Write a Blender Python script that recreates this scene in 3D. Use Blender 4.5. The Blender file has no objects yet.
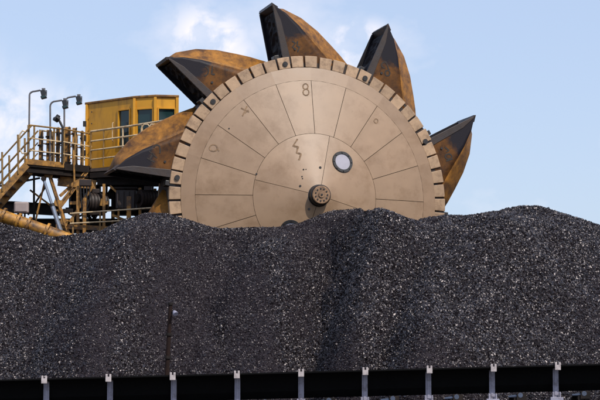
import bpy, math, random
import numpy as np
from mathutils import Vector, Matrix
random.seed(7)
rng = np.random.default_rng(11)
R = math.radians
C = bpy.context.scene.collection

# ------------------------------------------------------------------ camera, sky, sun, exposure
FPX = 2076.0                      # focal length in photo pixels (600 px wide)
PITCH = math.atan(220 / FPX)
CAM = Vector((0, 0, 2.0))
cam_d = bpy.data.cameras.new('camera')
cam_d.sensor_width = 36
cam_d.lens = 36 * FPX / 600
cam_d.clip_end = 20000
cam_d.dof.use_dof = True
cam_d.dof.focus_distance = 59
cam_d.dof.aperture_fstop = 4.0
cam = bpy.data.objects.new('camera', cam_d)
C.objects.link(cam)
cam.location = CAM
cam.rotation_euler = (math.pi / 2 + PITCH, 0, 0)
bpy.context.scene.camera = cam

SUN_EL, SUN_AZ = R(49), R(38)     # azimuth: to the right of the line from the wheel to the camera
SUN_DIR = Vector((math.sin(SUN_AZ) * math.cos(SUN_EL), -math.cos(SUN_AZ) * math.cos(SUN_EL), math.sin(SUN_EL)))
sun_d = bpy.data.lights.new('sun', 'SUN')
sun_d.energy = 3.8
sun_d.angle = R(0.5)
sun_d.color = (1.0, 0.95, 0.87)
sun = bpy.data.objects.new('sun', sun_d)
C.objects.link(sun)
sun.location = (20, -20, 60)
sun.rotation_euler = SUN_DIR.to_track_quat('Z', 'Y').to_euler()

world = bpy.data.worlds.new('World')
bpy.context.scene.world = world
world.use_nodes = True
wt = world.node_tree
wt.nodes.clear()


def wn(t, **k):
    n = wt.nodes.new(t)
    for a, b in k.items():
        setattr(n, a, b)
    return n


wout = wn('ShaderNodeOutputWorld')
wbg = wn('ShaderNodeBackground')
wbg.inputs['Strength'].default_value = 0.15
sky = wn('ShaderNodeTexSky', sky_type='NISHITA')
sky.sun_disc = False
sky.sun_elevation = SUN_EL
sky.sun_rotation = math.pi - SUN_AZ
sky.air_density = 1.1
sky.dust_density = 1.6
sky.ozone_density = 2.2
tc = wn('ShaderNodeTexCoord')
# thin broken clouds over the whole sky; the noise is squeezed vertically
mp = wn('ShaderNodeMapping')
mp.inputs['Scale'].default_value = (1, 1, 1.7)
mp.inputs['Location'].default_value = (0.31, 0.0, 0.12)
nz = wn('ShaderNodeTexNoise')
nz.inputs['Scale'].default_value = 11.0
nz.inputs['Detail'].default_value = 7
nz.inputs['Roughness'].default_value = 0.55
cr = wn('ShaderNodeMapRange')
cr.inputs['From Min'].default_value = 0.56
cr.inputs['From Max'].default_value = 0.95
wt.links.new(tc.outputs['Generated'], mp.inputs['Vector'])
wt.links.new(mp.outputs['Vector'], nz.inputs['Vector'])
wt.links.new(nz.outputs['Fac'], cr.inputs['Value'])


def pix_dir(px, py):
    d = Vector(((px - 300) / FPX, 1, (200 - py) / FPX))
    c, s = math.cos(PITCH), math.sin(PITCH)
    return Vector((d.x, d.y * c - d.z * s, d.y * s + d.z * c)).normalized()


# the cloud puffs the photograph shows, each a soft patch of sky broken up by the noise
fac = cr.outputs['Result']
nz2 = wn('ShaderNodeTexNoise')
nz2.inputs['Scale'].default_value = 55.0
nz2.inputs['Detail'].default_value = 6
nz2.inputs['Roughness'].default_value = 0.6
nz2.inputs['Distortion'].default_value = 0.3
wt.links.new(tc.outputs['Generated'], nz2.inputs['Vector'])
for px, py, rad, amt in ((200, 36, 50, 1.1), (222, 40, 42, 1.1), (352, 46, 40, 1.2), (372, 40, 30, 1.0), (20, 124, 70, 0.85),
                         (-40, 160, 140, 0.9), (75, 116, 50, 0.6), (236, 54, 36, 0.8), (60, 175, 90, 0.6)):
    d = pix_dir(px, py)
    vd = wn('ShaderNodeVectorMath', operation='DISTANCE')
    nrm = wn('ShaderNodeVectorMath', operation='NORMALIZE')
    wt.links.new(tc.outputs['Generated'], nrm.inputs[0])
    wt.links.new(nrm.outputs[0], vd.inputs[0])
    vd.inputs[1].default_value = d
    a = wn('ShaderNodeMapRange', interpolation_type='SMOOTHSTEP')
    a.inputs['From Min'].default_value = rad / FPX
    a.inputs['From Max'].default_value = 0
    a.inputs['To Max'].default_value = 1
    wt.links.new(vd.outputs['Value'], a.inputs['Value'])
    b = wn('ShaderNodeMapRange')
    b.inputs['From Min'].default_value = 0.36
    b.inputs['From Max'].default_value = 0.58
    wt.links.new(nz2.outputs['Fac'], b.inputs['Value'])
    m = wn('ShaderNodeMath', operation='MULTIPLY')
    wt.links.new(a.outputs['Result'], m.inputs[0])
    wt.links.new(b.outputs['Result'], m.inputs[1])
    m2 = wn('ShaderNodeMath', operation='MULTIPLY')
    m2.inputs[1].default_value = amt
    wt.links.new(m.outputs[0], m2.inputs[0])
    mx = wn('ShaderNodeMath', operation='MAXIMUM')
    wt.links.new(fac, mx.inputs[0])
    wt.links.new(m2.outputs[0], mx.inputs[1])
    fac = mx.outputs[0]
wmix = wn('ShaderNodeMix', data_type='RGBA')
wmix.inputs[7].default_value = (7.0, 6.75, 7.2, 1)
veil = wn('ShaderNodeMix', data_type='RGBA')          # thin high veil over the whole sky
veil.inputs[0].default_value = 0.5
veil.inputs[7].default_value = (4.3, 5.0, 6.9, 1)
wt.links.new(sky.outputs['Color'], veil.inputs[6])
wt.links.new(fac, wmix.inputs[0])
wt.links.new(veil.outputs[2], wmix.inputs[6])
wt.links.new(wmix.outputs[2], wbg.inputs['Color'])
wt.links.new(wbg.outputs['Background'], wout.inputs['Surface'])

vs = bpy.context.scene.view_settings
vs.view_transform = 'Standard'
vs.look = 'None'
vs.exposure = 0.0
vs.gamma = 1.0
vs.use_curve_mapping = False
bpy.context.scene.cycles.max_bounces = 6
bpy.context.scene.cycles.use_denoising = True

# ------------------------------------------------------------------ helpers


def at(px, py, Y):
    """the point at depth Y (metres ahead of the camera) seen at photo pixel px, py"""
    d = pix_dir(px, py)
    return CAM + d * (Y / d.y)


def mat(name, col, rough=0.6, metal=0.0, var=0.25, scale=4.0, dirt=None, dirt_amt=0.5, dirt_scale=1.5, bump=0.15,
        spec=0.5, streak=False, fine=40.0, tone=0.06, fleck=0):
    m = bpy.data.materials.new(name)
    m.use_nodes = True
    t = m.node_tree
    p = t.nodes['Principled BSDF']
    p.inputs['Roughness'].default_value = rough
    p.inputs['Metallic'].default_value = metal
    p.inputs['Specular IOR Level'].default_value = spec
    c = t.nodes.new('ShaderNodeTexCoord')
    n1 = t.nodes.new('ShaderNodeTexNoise')
    n1.inputs['Scale'].default_value = scale
    n1.inputs['Detail'].default_value = 8
    n1.inputs['Roughness'].default_value = 0.62
    oi = t.nodes.new('ShaderNodeObjectInfo')
    sc_ = t.nodes.new('ShaderNodeMath')
    sc_.operation = 'MULTIPLY'
    sc_.inputs[1].default_value = 41.0
    t.links.new(oi.outputs['Random'], sc_.inputs[0])
    va = t.nodes.new('ShaderNodeVectorMath')
    va.operation = 'ADD'
    t.links.new(c.outputs['Object'], va.inputs[0])
    t.links.new(sc_.outputs[0], va.inputs[1])
    VEC = va.outputs[0]
    t.links.new(VEC, n1.inputs['Vector'])
    r = t.nodes.new('ShaderNodeValToRGB')
    r.color_ramp.elements[0].position = 0.3
    r.color_ramp.elements[1].position = 0.7
    r.color_ramp.elements[0].color = tuple(x * (1 - var) for x in col) + (1,)
    r.color_ramp.elements[1].color = tuple(min(1, x * (1 + var * 0.7)) for x in col) + (1,)
    t.links.new(n1.outputs['Fac'], r.inputs['Fac'])
    out = r.outputs['Color']
    if dirt:
        n2 = t.nodes.new('ShaderNodeTexNoise')
        n2.inputs['Scale'].default_value = dirt_scale
        n2.inputs['Detail'].default_value = 10
        n2.inputs['Roughness'].default_value = 0.7
        if streak:
            mpn = t.nodes.new('ShaderNodeMapping')
            mpn.inputs['Scale'].default_value = (1, 1, 0.15)
            t.links.new(VEC, mpn.inputs['Vector'])
            t.links.new(mpn.outputs['Vector'], n2.inputs['Vector'])
        else:
            t.links.new(VEC, n2.inputs['Vector'])
        mr = t.nodes.new('ShaderNodeMapRange')
        mr.inputs['From Min'].default_value = 0.62 - 0.3 * dirt_amt
        mr.inputs['From Max'].default_value = 0.82 - 0.25 * dirt_amt
        t.links.new(n2.outputs['Fac'], mr.inputs['Value'])
        mx = t.nodes.new('ShaderNodeMix')
        mx.data_type = 'RGBA'
        mx.inputs[7].default_value = tuple(dirt) + (1,)
        t.links.new(mr.outputs['Result'], mx.inputs[0])
        t.links.new(out, mx.inputs[6])
        out = mx.outputs[2]
    if fleck:
        nf = t.nodes.new('ShaderNodeTexNoise')
        nf.inputs['Scale'].default_value = 7.0
        nf.inputs['Detail'].default_value = 12
        nf.inputs['Roughness'].default_value = 0.78
        t.links.new(VEC, nf.inputs['Vector'])
        mf = t.nodes.new('ShaderNodeMapRange')
        mf.inputs['From Min'].default_value = 0.60
        mf.inputs['From Max'].default_value = 0.74
        mf.inputs['To Max'].default_value = fleck
        t.links.new(nf.outputs['Fac'], mf.inputs['Value'])
        mfx = t.nodes.new('ShaderNodeMix')
        mfx.data_type = 'RGBA'
        mfx.inputs[7].default_value = (0.06, 0.035, 0.022, 1)
        t.links.new(mf.outputs['Result'], mfx.inputs[0])
        t.links.new(out, mfx.inputs[6])
        out = mfx.outputs[2]
    hv = t.nodes.new('ShaderNodeHueSaturation')
    tv = t.nodes.new('ShaderNodeMapRange')
    tv.inputs['To Min'].default_value = 1 - tone
    tv.inputs['To Max'].default_value = 1 + tone
    t.links.new(oi.outputs['Random'], tv.inputs['Value'])
    t.links.new(tv.outputs['Result'], hv.inputs['Value'])
    t.links.new(out, hv.inputs['Color'])
    out = hv.outputs['Color']
    t.links.new(out, p.inputs['Base Color'])
    n3 = t.nodes.new('ShaderNodeTexNoise')
    n3.inputs['Scale'].default_value = fine
    n3.inputs['Detail'].default_value = 5
    t.links.new(c.outputs['Object'], n3.inputs['Vector'])
    if bump:
        b = t.nodes.new('ShaderNodeBump')
        b.inputs['Strength'].default_value = bump
        b.inputs['Distance'].default_value = 0.02
        t.links.new(n3.outputs['Fac'], b.inputs['Height'])
        t.links.new(b.outputs['Normal'], p.inputs['Normal'])
    mr2 = t.nodes.new('ShaderNodeMapRange')
    mr2.inputs['To Min'].default_value = max(0.05, rough - 0.15)
    mr2.inputs['To Max'].default_value = min(1, rough + 0.15)
    t.links.new(n1.outputs['Fac'], mr2.inputs['Value'])
    t.links.new(mr2.outputs['Result'], p.inputs['Roughness'])
    return m


M = {}
M['tan'] = mat('dusty_tan_paint', (0.315, 0.202, 0.120), 0.40, 0, 0.09, 1.6, (0.22, 0.13, 0.067), 0.5, 1.3, 0.04, spec=0.55, tone=0.035, fleck=0.45)
M['tan_ring'] = mat('browner_tan_paint', (0.28, 0.174, 0.099), 0.45, 0, 0.10, 1.6, (0.21, 0.12, 0.058), 0.5, 1.0, 0.04, spec=0.6, tone=0.03, fleck=0.55)  # slightly browner, darker tan for the ring inside the rim
M['tan_rim'] = mat('worn_tan_paint', (0.39, 0.25, 0.145), 0.5, 0, 0.14, 6, (0.18, 0.105, 0.055), 0.5, 4, 0.1, tone=0.13, fleck=0.8)
M['hubcap'] = mat('rusty_hub_paint', (0.27, 0.155, 0.08), 0.5, 0, 0.3, 9, (0.10, 0.055, 0.03), 0.6, 8)
M['gap'] = mat('dark_recess_steel', (0.03, 0.02, 0.017), 0.8, 0, 0.3, 6)
M['rubber'] = mat('black_rubber', (0.014, 0.013, 0.014), 0.6, 0, 0.3, 8)
M['lip'] = mat('worn_lip_steel', (0.034, 0.021, 0.016), 0.55, 0.1, 0.35, 6, (0.03, 0.024, 0.026), 0.5, 4, 0.2)  # also darkened with the deep shade of the bucket mouths
M['inner'] = mat('shaded_coal_coated_steel', (0.008, 0.007, 0.010), 0.75, 0, 0.4, 7, spec=0.25)  # coal coating, with the shade of the mouths put into the colour
M['edge'] = mat('worn_cutting_steel', (0.03, 0.023, 0.023), 0.45, 0.4, 0.4, 9, (0.13, 0.06, 0.03), 0.4, 6)
M['ink'] = mat('black_marker_paint', (0.03, 0.022, 0.018), 0.8, 0, 0.5, 20, bump=0)
M['ink_thin'] = mat('faded_marker_paint', (0.17, 0.105, 0.06), 0.8, 0, 0.4, 14, (0.31, 0.19, 0.10), 0.66, 9, bump=0)
M['soot'] = mat('oily_black_steel', (0.02, 0.016, 0.014), 0.4, 0, 0.4, 10)
M['grey_plate'] = mat('lavender_grey_plate', (0.36, 0.34, 0.39), 0.6, 0, 0.12, 5, bump=0.05)
M['yellow'] = mat('weathered_yellow_paint', (0.62, 0.29, 0.015), 0.45, 0, 0.12, 2.5, (0.24, 0.10, 0.012), 0.34, 3.0, 0.06, streak=True)
M['orange'] = mat('orange_boom_paint', (0.50, 0.23, 0.028), 0.5, 0, 0.35, 4, (0.06, 0.03, 0.016), 0.78, 3.5)
M['brown'] = mat('rusty_brown_steel', (0.40, 0.195, 0.04), 0.6, 0, 0.35, 5, (0.034, 0.021, 0.016), 0.6, 4)
M['dark'] = mat('grimy_shaded_steel', (0.020, 0.013, 0.010), 0.7, 0, 0.4, 4, (0.006, 0.005, 0.005), 0.6, 3, spec=0.25)  # near black: the shade below the platform is put into the colour
M['railing'] = mat('galvanised_rail', (0.66, 0.50, 0.30), 0.45, 0.1, 0.25, 5, (0.26, 0.13, 0.04), 0.45, 7, 0.05)
M['dark_rail'] = mat('dark_painted_rail', (0.22, 0.125, 0.04), 0.5, 0.1, 0.4, 6, (0.40, 0.22, 0.05), 0.45, 5)
M['grating'] = mat('grating_steel', (0.11, 0.08, 0.065), 0.6, 0.2, 0.3, 8)
M['glass_black'] = mat('lamp_housing', (0.02, 0.02, 0.022), 0.35, 0, 0.3, 8, bump=0)
M['pole'] = mat('grey_galvanised_pole', (0.16, 0.15, 0.155), 0.45, 0.4, 0.2, 6, bump=0.03)
M['chrome'] = mat('bright_blue_steel', (0.40, 0.44, 0.52), 0.25, 0.6, 0.15, 4, bump=0.02)
M['box'] = mat('pinkish_grey_paint', (0.36, 0.29, 0.275), 0.6, 0, 0.12, 3, bump=0.05)
M['post'] = mat('skylit_grey_bracket_paint', (0.30, 0.29, 0.36), 0.6, 0.1, 0.2, 7, (0.12, 0.10, 0.11), 0.4, 6)  # blue-grey tint holds the skylit shade on the posts
M['clip'] = mat('pale_bracket_tip', (0.47, 0.41, 0.40), 0.6, 0, 0.2, 14, (0.25, 0.2, 0.2), 0.4, 12)
M['belt'] = mat('black_conveyor_rubber', (0.004, 0.0037, 0.004), 0.9, 0, 0.3, 4, spec=0.12)
M['bluesteel'] = mat('painted_blue_roller', (0.10, 0.12, 0.17), 0.25, 0.5, 0.2, 6)
M['ground'] = mat('coal_dust_earth', (0.045, 0.04, 0.04), 0.9, 0, 0.4, 0.6, (0.09, 0.075, 0.065), 0.4, 0.15, 0.4, fine=6)


def bucket_paint():
    """orange paint worn through; the digging corner is scoured to blue-black"""
    m = mat('worn_orange_bucket_paint', (0.31, 0.132, 0.023), 0.55, 0, 0.34, 3.0, (0.075, 0.034, 0.014), 0.70, 2.6, 0.15, spec=0.2, tone=0.08, fleck=0.7)
    t = m.node_tree
    p = t.nodes['Principled BSDF']
    src = p.inputs['Base Color'].links[0].from_socket
    at_ = t.nodes.new('ShaderNodeAttribute')
    at_.attribute_name = 'scour'
    c = t.nodes.new('ShaderNodeTexCoord')
    n = t.nodes.new('ShaderNodeTexNoise')
    n.inputs['Scale'].default_value = 5
    n.inputs['Detail'].default_value = 8
    t.links.new(c.outputs['Object'], n.inputs['Vector'])
    a = t.nodes.new('ShaderNodeMath')
    a.operation = 'MULTIPLY_ADD'
    a.inputs[1].default_value = 0.95
    t.links.new(n.outputs['Fac'], a.inputs[0])
    t.links.new(at_.outputs['Fac'], a.inputs[2])
    r = t.nodes.new('ShaderNodeMapRange')
    r.inputs['From Min'].default_value = 0.80
    r.inputs['From Max'].default_value = 1.15
    t.links.new(a.outputs[0], r.inputs['Value'])
    sd = t.nodes.new('ShaderNodeAttribute')
    sd.attribute_name = 'side'
    m0 = t.nodes.new('ShaderNodeMix')
    m0.data_type = 'RGBA'
    m0.blend_type = 'MULTIPLY'
    m0.inputs[7].default_value = (0.42, 0.38, 0.40, 1)       # rusty side plates, darkened further to hold the shade of their upright face
    t.links.new(sd.outputs['Fac'], m0.inputs[0])
    t.links.new(src, m0.inputs[6])
    src = m0.outputs[2]
    mx = t.nodes.new('ShaderNodeMix')
    mx.data_type = 'RGBA'
    mx.inputs[7].default_value = (0.013, 0.0105, 0.015, 1)
    t.links.new(r.outputs['Result'], mx.inputs[0])
    t.links.new(src, mx.inputs[6])
    t.links.new(mx.outputs[2], p.inputs['Base Color'])
    return m


M['bucket'] = bucket_paint()


def glass_mat():
    m = bpy.data.materials.new('dark_teal_glass')
    m.use_nodes = True
    p = m.node_tree.nodes['Principled BSDF']
    p.inputs['Base Color'].default_value = (0.012, 0.035, 0.036, 1)
    p.inputs['Roughness'].default_value = 0.08
    n = m.node_tree.nodes.new('ShaderNodeTexNoise')
    n.inputs['Scale'].default_value = 3
    r = m.node_tree.nodes.new('ShaderNodeMapRange')
    r.inputs['To Min'].default_value = 0.04
    r.inputs['To Max'].default_value = 0.22
    m.node_tree.links.new(n.outputs['Fac'], r.inputs['Value'])
    m.node_tree.links.new(r.outputs['Result'], p.inputs['Roughness'])
    return m


M['glass'] = glass_mat()


class G:
    """collects shapes; build() links them as one mesh object"""

    def __init__(s):
        s.v, s.f = [], []

    def add(s, vs, fs):
        k = len(s.v)
        s.v += [tuple(x) for x in vs]
        s.f += [tuple(i + k for i in f) for f in fs]
        return s

    def box(s, c, size, rot=None):
        h = [x / 2 for x in size]
        vs = [Vector((x * h[0], y * h[1], z * h[2])) for x in (-1, 1) for y in (-1, 1) for z in (-1, 1)]
        if rot is not None:
            vs = [rot @ v for v in vs]
        return s.add([v + Vector(c) for v in vs], [(0, 1, 3, 2), (4, 6, 7, 5), (0, 4, 5, 1), (2, 3, 7, 6), (0, 2, 6, 4), (1, 5, 7, 3)])

    def beam(s, p0, p1, w, h=None, up=(0, 0, 1)):
        p0, p1 = Vector(p0), Vector(p1)
        d = p1 - p0
        L = d.length
        d.normalize()
        up = Vector(up)
        if abs(d.dot(up)) > 0.98:
            up = Vector((0, 1, 0))
        sx = d.cross(up).normalized()
        uz = sx.cross(d)
        return s.box((p0 + p1) / 2, (L, w, h or w), Matrix((d, sx, uz)).transposed())

    def ibeam(s, p0, p1, w, h, t=0.03):
        """rolled section: web and two flanges"""
        p0, p1 = Vector(p0), Vector(p1)
        d = (p1 - p0).normalized()
        sx = d.cross(Vector((0, 0, 1)) if abs(d.z) < 0.95 else Vector((0, 1, 0))).normalized()
        uz = sx.cross(d)
        s.beam(p0, p1, t, h - 2 * t)
        s.beam(p0 + uz * (h / 2 - t / 2), p1 + uz * (h / 2 - t / 2), w, t)
        s.beam(p0 - uz * (h / 2 - t / 2), p1 - uz * (h / 2 - t / 2), w, t)
        return s

    def tube(s, pts, r, n=8, cap=True):
        pts = [Vector(p) for p in pts]
        rs = r if isinstance(r, (list, tuple)) else [r] * len(pts)
        k0 = len(s.v)
        ref = None
        for i, p in enumerate(pts):
            d = (pts[min(i + 1, len(pts) - 1)] - pts[max(i - 1, 0)]).normalized()
            if ref is None:
                ref = d.orthogonal().normalized()
            a = (ref - d * ref.dot(d)).normalized()
            ref = a
            b = d.cross(a)
            for j in range(n):
                th = 2 * math.pi * j / n
                s.v.append(tuple(p + (a * math.cos(th) + b * math.sin(th)) * rs[i]))
        for i in range(len(pts) - 1):
            for j in range(n):
                j2 = (j + 1) % n
                s.f.append((k0 + i * n + j, k0 + i * n + j2, k0 + (i + 1) * n + j2, k0 + (i + 1) * n + j))
        if cap:
            s.f.append(tuple(k0 + j for j in reversed(range(n))))
            s.f.append(tuple(k0 + (len(pts) - 1) * n + j for j in range(n)))
        return s

    def build(s, name, m, parent=None, world=None, smooth=False, bevel=0):
        me = bpy.data.meshes.new(name)
        me.from_pydata(s.v, [], s.f)
        me.update()
        if m is not None:
            me.materials.append(M[m] if isinstance(m, str) else m)
        return link(name, me, parent, world, smooth, bevel)


WORLD = {}


def link(name, me, parent=None, world=None, smooth=False, bevel=0):
    o = bpy.data.objects.new(name, me)
    C.objects.link(o)
    w = world.copy() if world is not None else Matrix.Identity(4)
    if parent is not None:
        o.parent = parent
        o.matrix_parent_inverse = WORLD[parent.name].inverted()
    o.matrix_basis = w
    WORLD[o.name] = w
    if smooth:
        me.polygons.foreach_set('use_smooth', [True] * len(me.polygons))
        if smooth != 'all':
            me.set_sharp_from_angle(angle=R(35))
    if bevel:
        b = o.modifiers.new('bevel', 'BEVEL')
        b.width = bevel
        b.segments = 2
        b.limit_method = 'ANGLE'
    return o


def thing(name, label, cat, loc, group=None):
    o = bpy.data.objects.new(name, None)
    C.objects.link(o)
    o.empty_display_size = 0.2
    o.location = loc
    WORLD[o.name] = Matrix.Translation(Vector(loc))
    return tag(o, label, cat, group)


def tag(o, label=None, cat=None, group=None, kind=None):
    for k, v in (('label', label), ('category', cat), ('group', group), ('kind', kind)):
        if v:
            o[k] = v
    return o


# ------------------------------------------------------------------ ground
g = G()
xs = [-6000, -1500, -400, -120, -40, 0, 40, 120, 400, 1500, 6000]
ys = [-300, -60, 0, 30, 60, 120, 400, 1500, 4000, 9000]
g.add([(x, y, 0) for y in ys for x in xs], [(j * 11 + i, j * 11 + i + 1, (j + 1) * 11 + i + 1, (j + 1) * 11 + i) for j in range(9) for i in range(10)])
tag(g.build('ground', 'ground'), 'dark coal dusted earth under the stockpile', kind='structure')

# ------------------------------------------------------------------ coal stockpile
CREST = [(-420, 226, 56.5), (-330, 214, 56), (-240, 222, 55.5), (-150, 214, 56), (-60, 213, 56), (0, 222, 55.5), (28, 229, 56), (52, 236, 56.5), (75, 233.5, 56.5),
         (100, 230, 56), (120, 220, 55.5), (147, 211.5, 55), (170, 213, 55), (200, 223, 55.5), (217, 227.5, 55.8), (250, 227, 55.5),
         (280, 226, 55.2), (300, 222, 55.3), (330, 210, 55.8), (360, 207.5, 56), (385, 209, 56), (400, 214, 56.5), (410, 219, 57),
         (430, 216, 57), (445, 214, 57), (465, 215, 56.8), (490, 211, 55.2), (520, 205, 54.0), (540, 205, 53.7), (560, 211, 53.8),
         (600, 224, 54), (660, 231, 55), (750, 216, 55.5), (860, 224, 56), (960, 214, 56), (1060, 224, 56.5)]
pts = []
for (a, b) in zip(CREST[:-1], CREST[1:]):
    for k in range(3):
        t = k / 3
        p = at(*(a[i] * (1 - t) + b[i] * t for i in range(3)))
        pts.append((p.x, p.y, p.z - 0.07))
# ribs running down the face: (top px, py, Y) -> (foot px, Y), raised by the last number
RIBS = [((276, 226, 55.2), (280, 48.5), 1.1), ((150, 212, 55), (110, 47), 0.9), ((400, 214, 56), (362, 48), 1.7), ((528, 205, 53.8), (480, 46.5), 1.0),
        ((40, 232, 56), (45, 48), 0.3), ((215, 227, 55.8), (205, 48), 0.25), ((590, 222, 54), (600, 46), 0.3), ((-60, 213, 56), (-80, 47), 0.4)]
SL = 0.70
nx, ny = 300, 176
gx = np.linspace(-22.5, 22.5, nx)
gy = np.linspace(42.5, 68.9, ny)
X, Y = np.meshgrid(gx, gy)


def vnoise(X, Y, s, seed):
    r = np.random.default_rng(seed)
    n = 96
    tab = r.random((n, n))
    u, v = X / s + 1000, Y / s + 1000
    i, j = np.floor(u).astype(int), np.floor(v).astype(int)
    fu, fv = u - i, v - j
    fu = fu * fu * (3 - 2 * fu)
    fv = fv * fv * (3 - 2 * fv)
    i0, i1, j0, j1 = i % n, (i + 1) % n, j % n, (j + 1) % n
    return (tab[j0, i0] * (1 - fu) * (1 - fv) + tab[j0, i1] * fu * (1 - fv) + tab[j1, i0] * (1 - fu) * fv + tab[j1, i1] * fu * fv) - 0.5


Xw = X + 0.7 * vnoise(X, Y, 2.2, 1) + 0.25 * vnoise(X, Y, 0.7, 2)
Yw = Y + 0.7 * vnoise(X, Y, 2.2, 3)
Z = np.full_like(X, -5.0)
for (x, y, z) in pts:
    d = np.sqrt((X - x) ** 2 + (Y - y) ** 2 + 0.35 ** 2) - 0.35
    Z = np.maximum(Z, z - SL * d)
for (tp, ft, up) in RIBS:
    p = at(*tp)
    q0 = Vector(((ft[0] - 300) / FPX * ft[1], ft[1], 0))
    L = math.hypot(q0.x - p.x, q0.y - p.y)
    for k in range(1, 40):
        t = k / 40
        x, y = p.x + (q0.x - p.x) * t, p.y + (q0.y - p.y) * t
        z = p.z - SL * L * t * 0.985 + up * min(1, max(0, t * 2.6 - 0.12))
        d = np.sqrt((Xw - x) ** 2 + (Yw - y) ** 2 + 0.3 ** 2) - 0.3
        Z = np.maximum(Z, z - (1.12 if up > 1.2 else 0.95 if up > 0.75 else 0.8) * d)
Z += 0.24 * vnoise(X, Y, 1.3, 5) + 0.08 * vnoise(X, Y, 0.5, 6) + 0.05 * vnoise(X, Y, 0.25, 8)
# slip faces: the face steps up to the right along these lines (photo px at given py), then eases off
dep = Y * math.cos(PITCH) + (Z - 2) * math.sin(PITCH)
pxs = 300 + FPX * X / dep
pys = 200 - FPX * ((Z - 2) * math.cos(PITCH) - Y * math.sin(PITCH)) / dep


def sst(x):
    x = np.clip(x, 0, 1)
    return x * x * (3 - 2 * x)


def slip(line, h, rise, ease):
    lx = np.interp(pys, [p[1] for p in line], [p[0] for p in line]) + 16 * vnoise(X, Y, 1.1, 41) + 7 * vnoise(X, Y, 0.35, 42)
    u = pxs - lx
    return h * np.clip(u / rise, 0, 1) ** 0.75 * (1 - sst((u - rise) / ease)) * sst((pys - 212) / 42) * (Y < 57)


Z += slip([(338, 215), (334, 270), (322, 330), (314, 410)], 1.45, 44, 160)
Z += slip([(458, 215), (428, 245), (404, 300), (390, 400)], 0.75, 34, 150)
Z += slip([(120, 222), (84, 260), (46, 320), (20, 400)], 0.7, 36, 130)
Z += slip([(236, 226), (222, 270), (200, 330), (190, 400)], 0.45, 26, 90)
# settle the crest to the skyline of the heap
cpx, cpy = [c[0] for c in CREST], [c[1] for c in CREST]
bins = np.arange(-420, 1060, 4.0)
for it in range(4):
    dep = Y * math.cos(PITCH) + (Z - 2) * math.sin(PITCH)
    pxs = 300 + FPX * X / dep
    pys = 200 - FPX * ((Z - 2) * math.cos(PITCH) - Y * math.sin(PITCH)) / dep
    top = np.array([np.min(np.where(np.abs(pxs - b) < 3.5, pys, 9e9)) for b in bins])
    want = np.interp(bins, cpx, cpy) + 1.2
    dz = np.where(top < 1e6, (top - want) * 55.5 / FPX, 0)
    dz = np.convolve(np.pad(dz, 2, mode='edge'), [.1, .2, .4, .2, .1], 'valid')
    wgt = np.clip((Y - 50.5) / 3.5, 0, 1)
    Z += np.interp(pxs, bins, dz) * wgt * wgt * (3 - 2 * wgt)
vv = (200 - np.interp(pxs, cpx, cpy) - 1.2) / FPX
zlim = 2 + Y * (math.sin(PITCH) + vv * math.cos(PITCH)) / (math.cos(PITCH) - vv * math.sin(PITCH)) + 0.05 * vnoise(X, Y, 0.4, 51)
Z = np.minimum(Z, zlim)
Z = np.where(Z < 0.3, 0.3 - (0.3 - Z) * 0.4, Z)
Z = np.maximum(Z, -0.3)
co = np.stack([X, Y, Z], -1).reshape(-1, 3).astype(np.float32)
idx = np.arange(nx * ny).reshape(ny, nx)
fa = np.stack([idx[:-1, :-1], idx[:-1, 1:], idx[1:, 1:], idx[1:, :-1]], -1).reshape(-1, 4)
me = bpy.data.meshes.new('coal_stockpile')
me.from_pydata(co.tolist(), [], fa.tolist())
me.update()
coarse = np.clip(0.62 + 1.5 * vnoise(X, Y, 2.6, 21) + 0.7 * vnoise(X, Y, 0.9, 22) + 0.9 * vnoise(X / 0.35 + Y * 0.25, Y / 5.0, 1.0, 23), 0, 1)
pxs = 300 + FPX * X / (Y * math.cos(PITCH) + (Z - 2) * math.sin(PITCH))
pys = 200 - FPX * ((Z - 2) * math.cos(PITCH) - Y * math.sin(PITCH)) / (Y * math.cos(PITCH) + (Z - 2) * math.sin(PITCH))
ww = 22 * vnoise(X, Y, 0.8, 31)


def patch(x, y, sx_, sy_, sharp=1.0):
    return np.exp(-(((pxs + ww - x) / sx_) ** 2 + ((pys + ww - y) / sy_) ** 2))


# dusty fines on some ribs; darker coarse zones put flank shade into the coal
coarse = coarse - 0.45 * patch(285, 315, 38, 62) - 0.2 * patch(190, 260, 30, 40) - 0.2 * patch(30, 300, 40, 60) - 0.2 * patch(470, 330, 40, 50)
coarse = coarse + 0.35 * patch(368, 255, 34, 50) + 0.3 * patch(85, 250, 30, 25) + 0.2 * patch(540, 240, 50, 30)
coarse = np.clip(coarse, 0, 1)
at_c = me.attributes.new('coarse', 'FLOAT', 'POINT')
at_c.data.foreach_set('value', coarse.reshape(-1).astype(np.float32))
sel = ((Y < 57.6) & (Z > 1.5) & (np.abs(X) < 11.5)).astype(np.float32)
at_s = me.attributes.new('cover', 'FLOAT', 'POINT')
at_s.data.foreach_set('value', sel.reshape(-1))


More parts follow.
